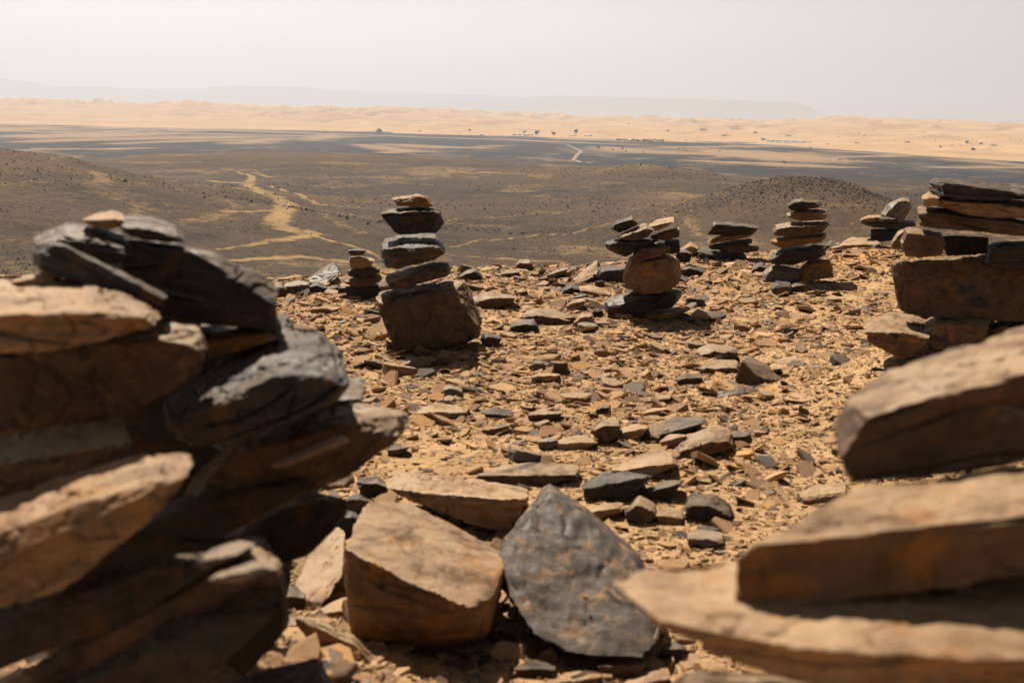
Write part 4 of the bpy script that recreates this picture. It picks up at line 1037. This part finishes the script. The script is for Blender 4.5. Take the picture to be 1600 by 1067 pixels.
gt = 'trees around the white desert tents'
tree('desert_tree', 594, 204.5, 9, 7, 'lone rounded dark tree at the dune foot, straight above the five-stone cairn', 'trees at the foot of the dunes', trunk=.12)
tree('desert_tree', 818.5, 207.5, 5, 5, 'small tree right behind the largest white tent', gt)
tree('desert_tree', 839.5, 208, 6, 9, 'tall narrow tree right of the largest white tent', gt, trunk=.2)
tree('desert_tree', 865, 209, 6, 6, 'squat tree between the largest white tent and the tent pair', gt, trunk=.15)
tree('desert_tree', 899.5, 206, 5.5, 8, 'tall tree rising behind the pair of small white tents', gt, trunk=.2)
tree('acacia_tree', 1224, 253.5, 9, 5, 'flat-crowned acacia standing alone on the dark plain', 'trees on the plain', trunk=.35, flat=True)
gp = 'trees on the plain'
for x, y, w, h, lb, mt in ((935, 231, 6, 6, 'reddish shrubby tree at the edge of the sandy plain patch', RM), (957, 234, 2.2, 4.5, 'thin small tree next to the reddish shrubby tree', None), (972.5, 233, 3, 4.5, 'small dark tree in the sandy patch below the palm grove', None),
      (978, 236.5, 3, 3, 'low pale-brown tree beside the small dark tree', None), (1005, 238, 2, 4.5, 'slim tree alone on the orange sand below the palm grove', None), (1061, 233, 3, 4, 'first and widest of the four small trees in a row on the plain', None),
      (1065.5, 232, 2, 4.5, 'second, slim one of the four small trees in a row on the plain', None), (1069.5, 232, 2.6, 5, 'third and tallest of the four small trees in a row on the plain', None), (1074, 233.5, 2, 3, 'last and lowest of the four small trees in a row on the plain', None),
      (1124.5, 237, 2.6, 3.2, 'small round tree on the pale plain right of the row of four', None)):
    tree('desert_tree', x, y, w, h, lb, gp, mt, trunk=.2, n=60)

B_ = [(1098, 202.5, 12, 4.5, 'wide ragged bush clump high on the dune, left of two others', 6), (1135, 211.5, 14, 4, 'long low bush clump at mid height on the dune', 7), (1180, 207, 8, 3.5, 'single bush on the dune above the left end of the tent camp', 4),
      (1193, 217.5, 7, 4, 'bush at the left end of the white tent camp', 4), (1231, 212, 11, 3, 'low flat bush on the dune right above the tent camp', 5), (1044, 204, 5, 3, 'small bush on the dune above the palm grove', 3),
      (1339, 223.5, 7, 2.6, 'low bush at the dune foot right of the tent camp', 4), (1418, 222, 8, 3, 'wide low bush at the dune foot near two small ones', 4), (1469, 229.5, 4.5, 3, 'bush on the very boundary of dune and dark plain', 3),
      (1520.5, 232.5, 7, 5, 'tallest bush on the dune-plain boundary at far right', 4), (1510, 222, 6, 3.5, 'dark round bush on the dune above the tallest boundary bush', 4), (1534.5, 224.5, 7, 3.5, 'dark bush right of the round one on the dune', 4),
      (1552, 227, 13, 3, 'long flat bush nearest the right edge on the dune foot', 6), (1352.5, 212, 8, 2, 'thin flat bush halfway up the dune right of the camp', 4), (733, 203, 4, 3.5, 'small bush at the dune foot left of the tents', 3),
      (656, 205, 4, 2, 'tiny bush at the dune foot right of the lone rounded tree', 3), (1311.5, 249.6, 7, 2.2, 'dark low bush on the banded plain right of the acacia', 4), (1293, 225.5, 8, 1.8, 'dark low bush at the right end of the tent camp', 4),
      (1073, 219.5, 6, 1.8, 'dark low bush at the right end of the palm grove', 3), (983, 193.5, 5, 2, 'small bush high on the dune above the tent pair', 3)]
for x, y, w, h, lb, lm in B_: bush(x, y, w, h, lb, lumps=lm)
tiny = [(1307.5,204),(1342,208.6),(1311,214),(1374,221),(1405,207),(1445,207),(1444,213.6),(1462,221),(1497,214),(1501,228),(1595,219),(1326,208.5),(1333,212),(1363,212),(1365,205),(1424,211),(1426,220),(1435,216),(1453,213),(1473,212.5),(1519,219),(1526,221.5),(1542,215.5),(1578,219),(1220,209),(1160,197),(1188,199),(1241,204),(1067,204),(718,209),(772,193),(893,191.5),(1111,231.6),(1128,229),(1010,205),(1398,221),(1487,227.5),(1566,230)]
for x, y in tiny: bush(x, y, rsb.uniform(2, 3.4), rsb.uniform(1.3, 2.0), 'tiny bush dotting the pale sand of the far dune slope', 'tiny bushes on the dunes', n=40, lumps=2)

def tent(x, y, wpx, hpx, label, group, mat=None, depth=.8):
    p = hit(x, y + hpx * .5); sc = np.linalg.norm(p - CAM) / F_PX; w, h = wpx * sc, hpx * sc; d = w * depth
    bm = bmesh.new()
    lo = [bm.verts.new((sx * w / 2, sy * d / 2, -.4)) for sx, sy in ((-1, -1), (1, -1), (1, 1), (-1, 1))]
    mi = [bm.verts.new((sx * w / 2, sy * d / 2, h * .5)) for sx, sy in ((-1, -1), (1, -1), (1, 1), (-1, 1))]
    ea = [bm.verts.new((sx * w * .42, sy * d * .42, h * .72)) for sx, sy in ((-1, -1), (1, -1), (1, 1), (-1, 1))]
    tp = [bm.verts.new((-w * .18, 0, h)), bm.verts.new((w * .18, 0, h * .98))]
    for A_, B2 in ((lo, mi), (mi, ea)):
        for k in range(4): bm.faces.new((A_[k], A_[(k + 1) % 4], B2[(k + 1) % 4], B2[k]))
    bm.faces.new((ea[0], ea[1], tp[1], tp[0])); bm.faces.new((ea[2], ea[3], tp[0], tp[1])); bm.faces.new((ea[1], ea[2], tp[1])); bm.faces.new((ea[3], ea[0], tp[0]))
    me = bpy.data.meshes.new('desert_tent'); bm.to_mesh(me); bm.free()
    o = link('desert_tent', me, mat or TM, p, None, label, 'tent', group); o.rotation_euler = (0, 0, rsb.uniform(-.3, .3)); return o
gt = 'white tents at the foot of the dunes'
tent(822.5, 210.5, 10, 3.8, 'largest white tent at the dune foot, between small trees', gt)
tent(753, 210.5, 5, 2.8, 'single white tent standing apart on the left at the dune foot', gt)
tent(892, 212, 5, 2.6, 'left small white tent below the tall tree', gt); tent(897, 212.2, 4, 2.2, 'second small white tent below the tall tree', gt)
tent(915.5, 212, 5, 2.4, 'white tent of the pair left of the palm grove, with darker neighbour', gt); tent(922.5, 211.6, 5, 2.8, 'white tent nearest to the palm grove', gt)
tent(804, 210.5, 6, 1.8, 'low brown tent left of the largest white tent', gt, DM); tent(812, 211, 4, 2, 'small brown tent against the largest white tent', gt, DM); tent(832, 211, 4, 1.8, 'small brown tent right of the largest white tent', gt, DM)
tent(1266, 230.2, 4.5, 2.4, 'white tent alone on the dark plain below the tent camp', gt)
for k in range(14):
    tent(1199 + k * 5.0, 219.3 + .3 * (k % 2) + k * .18, 4.4, 2.6 + .5 * (k % 3 == 0), 'white tent in the long tent camp row at the dune foot', 'tents of the long white camp')
for k in range(10):
    tent(1202 + k * 5.6, 221.8 + k * .2, 3.6, 2.0, 'white tent in the front row of the long tent camp', 'front row tents of the white camp')

# palm grove: a far-off strip of trees that reads as one mass
Vs, Qs, bse = [], [], 0
for k in range(120):
    x = rsb.uniform(963, 1036); y = 219.2 + rsb.uniform(0, 3.2) * (1 if x > 975 else .3); p = hit(x, y); sc = np.linalg.norm(p - CAM) / F_PX
    V, Q = leafy(rsb, 3.4 * sc, 2.4 * sc, .2, 26, 2); Vs.append(V + p); Qs.append(Q + bse); bse += len(V)
link('palm_grove_foliage', mesh_np('palm_grove', np.vstack(Vs), np.vstack(Qs), False), LD_, kind='stuff', label='dark green palm grove strip at the foot of the dunes', cat='grove')
Vs, Qs, bse = [], [], 0
for k in range(170):
    x = rsb.uniform(250, 600); y = np.interp(x, [250, 400, 600], [196, 202, 208]) + rsb.normal(0, .5); p = hit(x, y); sc = np.linalg.norm(p - CAM) / F_PX
    V, Q = leafy(rsb, rsb.uniform(.8, 2) * sc, rsb.uniform(.7, 1.5) * sc, 0, 14, 2); Vs.append(V + p); Qs.append(Q + bse); bse += len(V)
link('treeline', mesh_np('treeline', np.vstack(Vs), np.vstack(Qs), False), LM, kind='stuff', label='thin dotted line of scrub along the left dune foot', cat='scrub')

# ================================================================== air, sky, sun
HB = 25200
bm = bmesh.new(); bmesh.ops.create_cube(bm, size=1)
for v in bm.verts: v.co = (v.co.x * 2 * HB, v.co.y * 2 * HB, -60 if v.co.z < 0 else 640)
me = bpy.data.meshes.new('haze'); bm.to_mesh(me); bm.free()
hm = bpy.data.materials.new('haze'); hm.use_nodes = True; nt = hm.node_tree; nt.nodes.clear()
o_ = nt.nodes.new('ShaderNodeOutputMaterial'); pv = nt.nodes.new('ShaderNodeVolumePrincipled'); nt.links.new(pv.outputs[0], o_.inputs['Volume'])
pv.inputs['Density'].default_value = HAZE_D; pv.inputs['Color'].default_value = HAZE_C; pv.inputs['Anisotropy'].default_value = .3
link('haze', me, hm, kind='stuff', label='pale dusty air fading the far dunes', cat='haze')

SUN_EL, SUN_AZ = R(52), R(-24)      # azimuth from straight ahead, negative = left
sd = Vector((math.sin(SUN_AZ) * math.cos(SUN_EL), math.cos(SUN_AZ) * math.cos(SUN_EL), math.sin(SUN_EL)))
L = bpy.data.lights.new('sun', 'SUN'); L.energy = 5.0; L.angle = R(.53); L.color = (1.0, .91, .77)
lo = bpy.data.objects.new('sun', L); COL.objects.link(lo); lo.rotation_euler = (-sd).to_track_quat('-Z', 'Y').to_euler()
W = bpy.data.worlds.new('World'); SC.world = W; W.use_nodes = True; nt = W.node_tree
bg = nt.nodes['Background']; sky = nt.nodes.new('ShaderNodeTexSky'); sky.sky_type = 'NISHITA'; sky.sun_disc = False
sky.sun_elevation = SUN_EL; sky.sun_rotation = SUN_AZ; sky.air_density = 1.0; sky.dust_density = 5.0; sky.ozone_density = 1.0; sky.altitude = 700
hs = nt.nodes.new('ShaderNodeHueSaturation'); hs.inputs['Saturation'].default_value = .45; nt.links.new(sky.outputs[0], hs.inputs['Color'])
mx = nt.nodes.new('ShaderNodeMix'); mx.data_type = 'RGBA'; mx.blend_type = 'MULTIPLY'; mx.inputs[0].default_value = 1; mx.inputs[7].default_value = SKY_TINT
nt.links.new(hs.outputs[0], mx.inputs[6]); tcw = nt.nodes.new('ShaderNodeTexCoord'); sx_ = nt.nodes.new('ShaderNodeSeparateXYZ'); nt.links.new(tcw.outputs['Generated'], sx_.inputs[0])
mr = nt.nodes.new('ShaderNodeMapRange'); mr.interpolation_type = 'SMOOTHSTEP'; nt.links.new(sx_.outputs[2], mr.inputs[0])
mr.inputs[1].default_value = .06; mr.inputs[2].default_value = .34; mr.inputs[3].default_value = SKY_LO; mr.inputs[4].default_value = SKY_HI   # dusty low sky brightened; upper sky dimmed to weaken the fill light
m2 = nt.nodes.new('ShaderNodeVectorMath'); m2.operation = 'SCALE'; nt.links.new(mx.outputs[2], m2.inputs[0]); nt.links.new(mr.outputs[0], m2.inputs['Scale'])
nt.links.new(m2.outputs[0], bg.inputs['Color']); bg.inputs['Strength'].default_value = SKY_S

SC.render.engine = 'CYCLES'
cy = SC.cycles
cy.use_denoising = True
try: cy.denoiser = 'OPENIMAGEDENOISE'
except Exception: pass
cy.use_adaptive_sampling = True; cy.adaptive_threshold = 0.01
cy.max_bounces = 5; cy.diffuse_bounces = 1; cy.glossy_bounces = 2; cy.volume_bounces = 1; cy.transmission_bounces = 2
cy.sample_clamp_indirect = 4; cy.sample_clamp_direct = 0
vs = SC.view_settings; vs.view_transform = 'Standard'; vs.look = 'None'; vs.exposure = EXPO; vs.gamma = 1
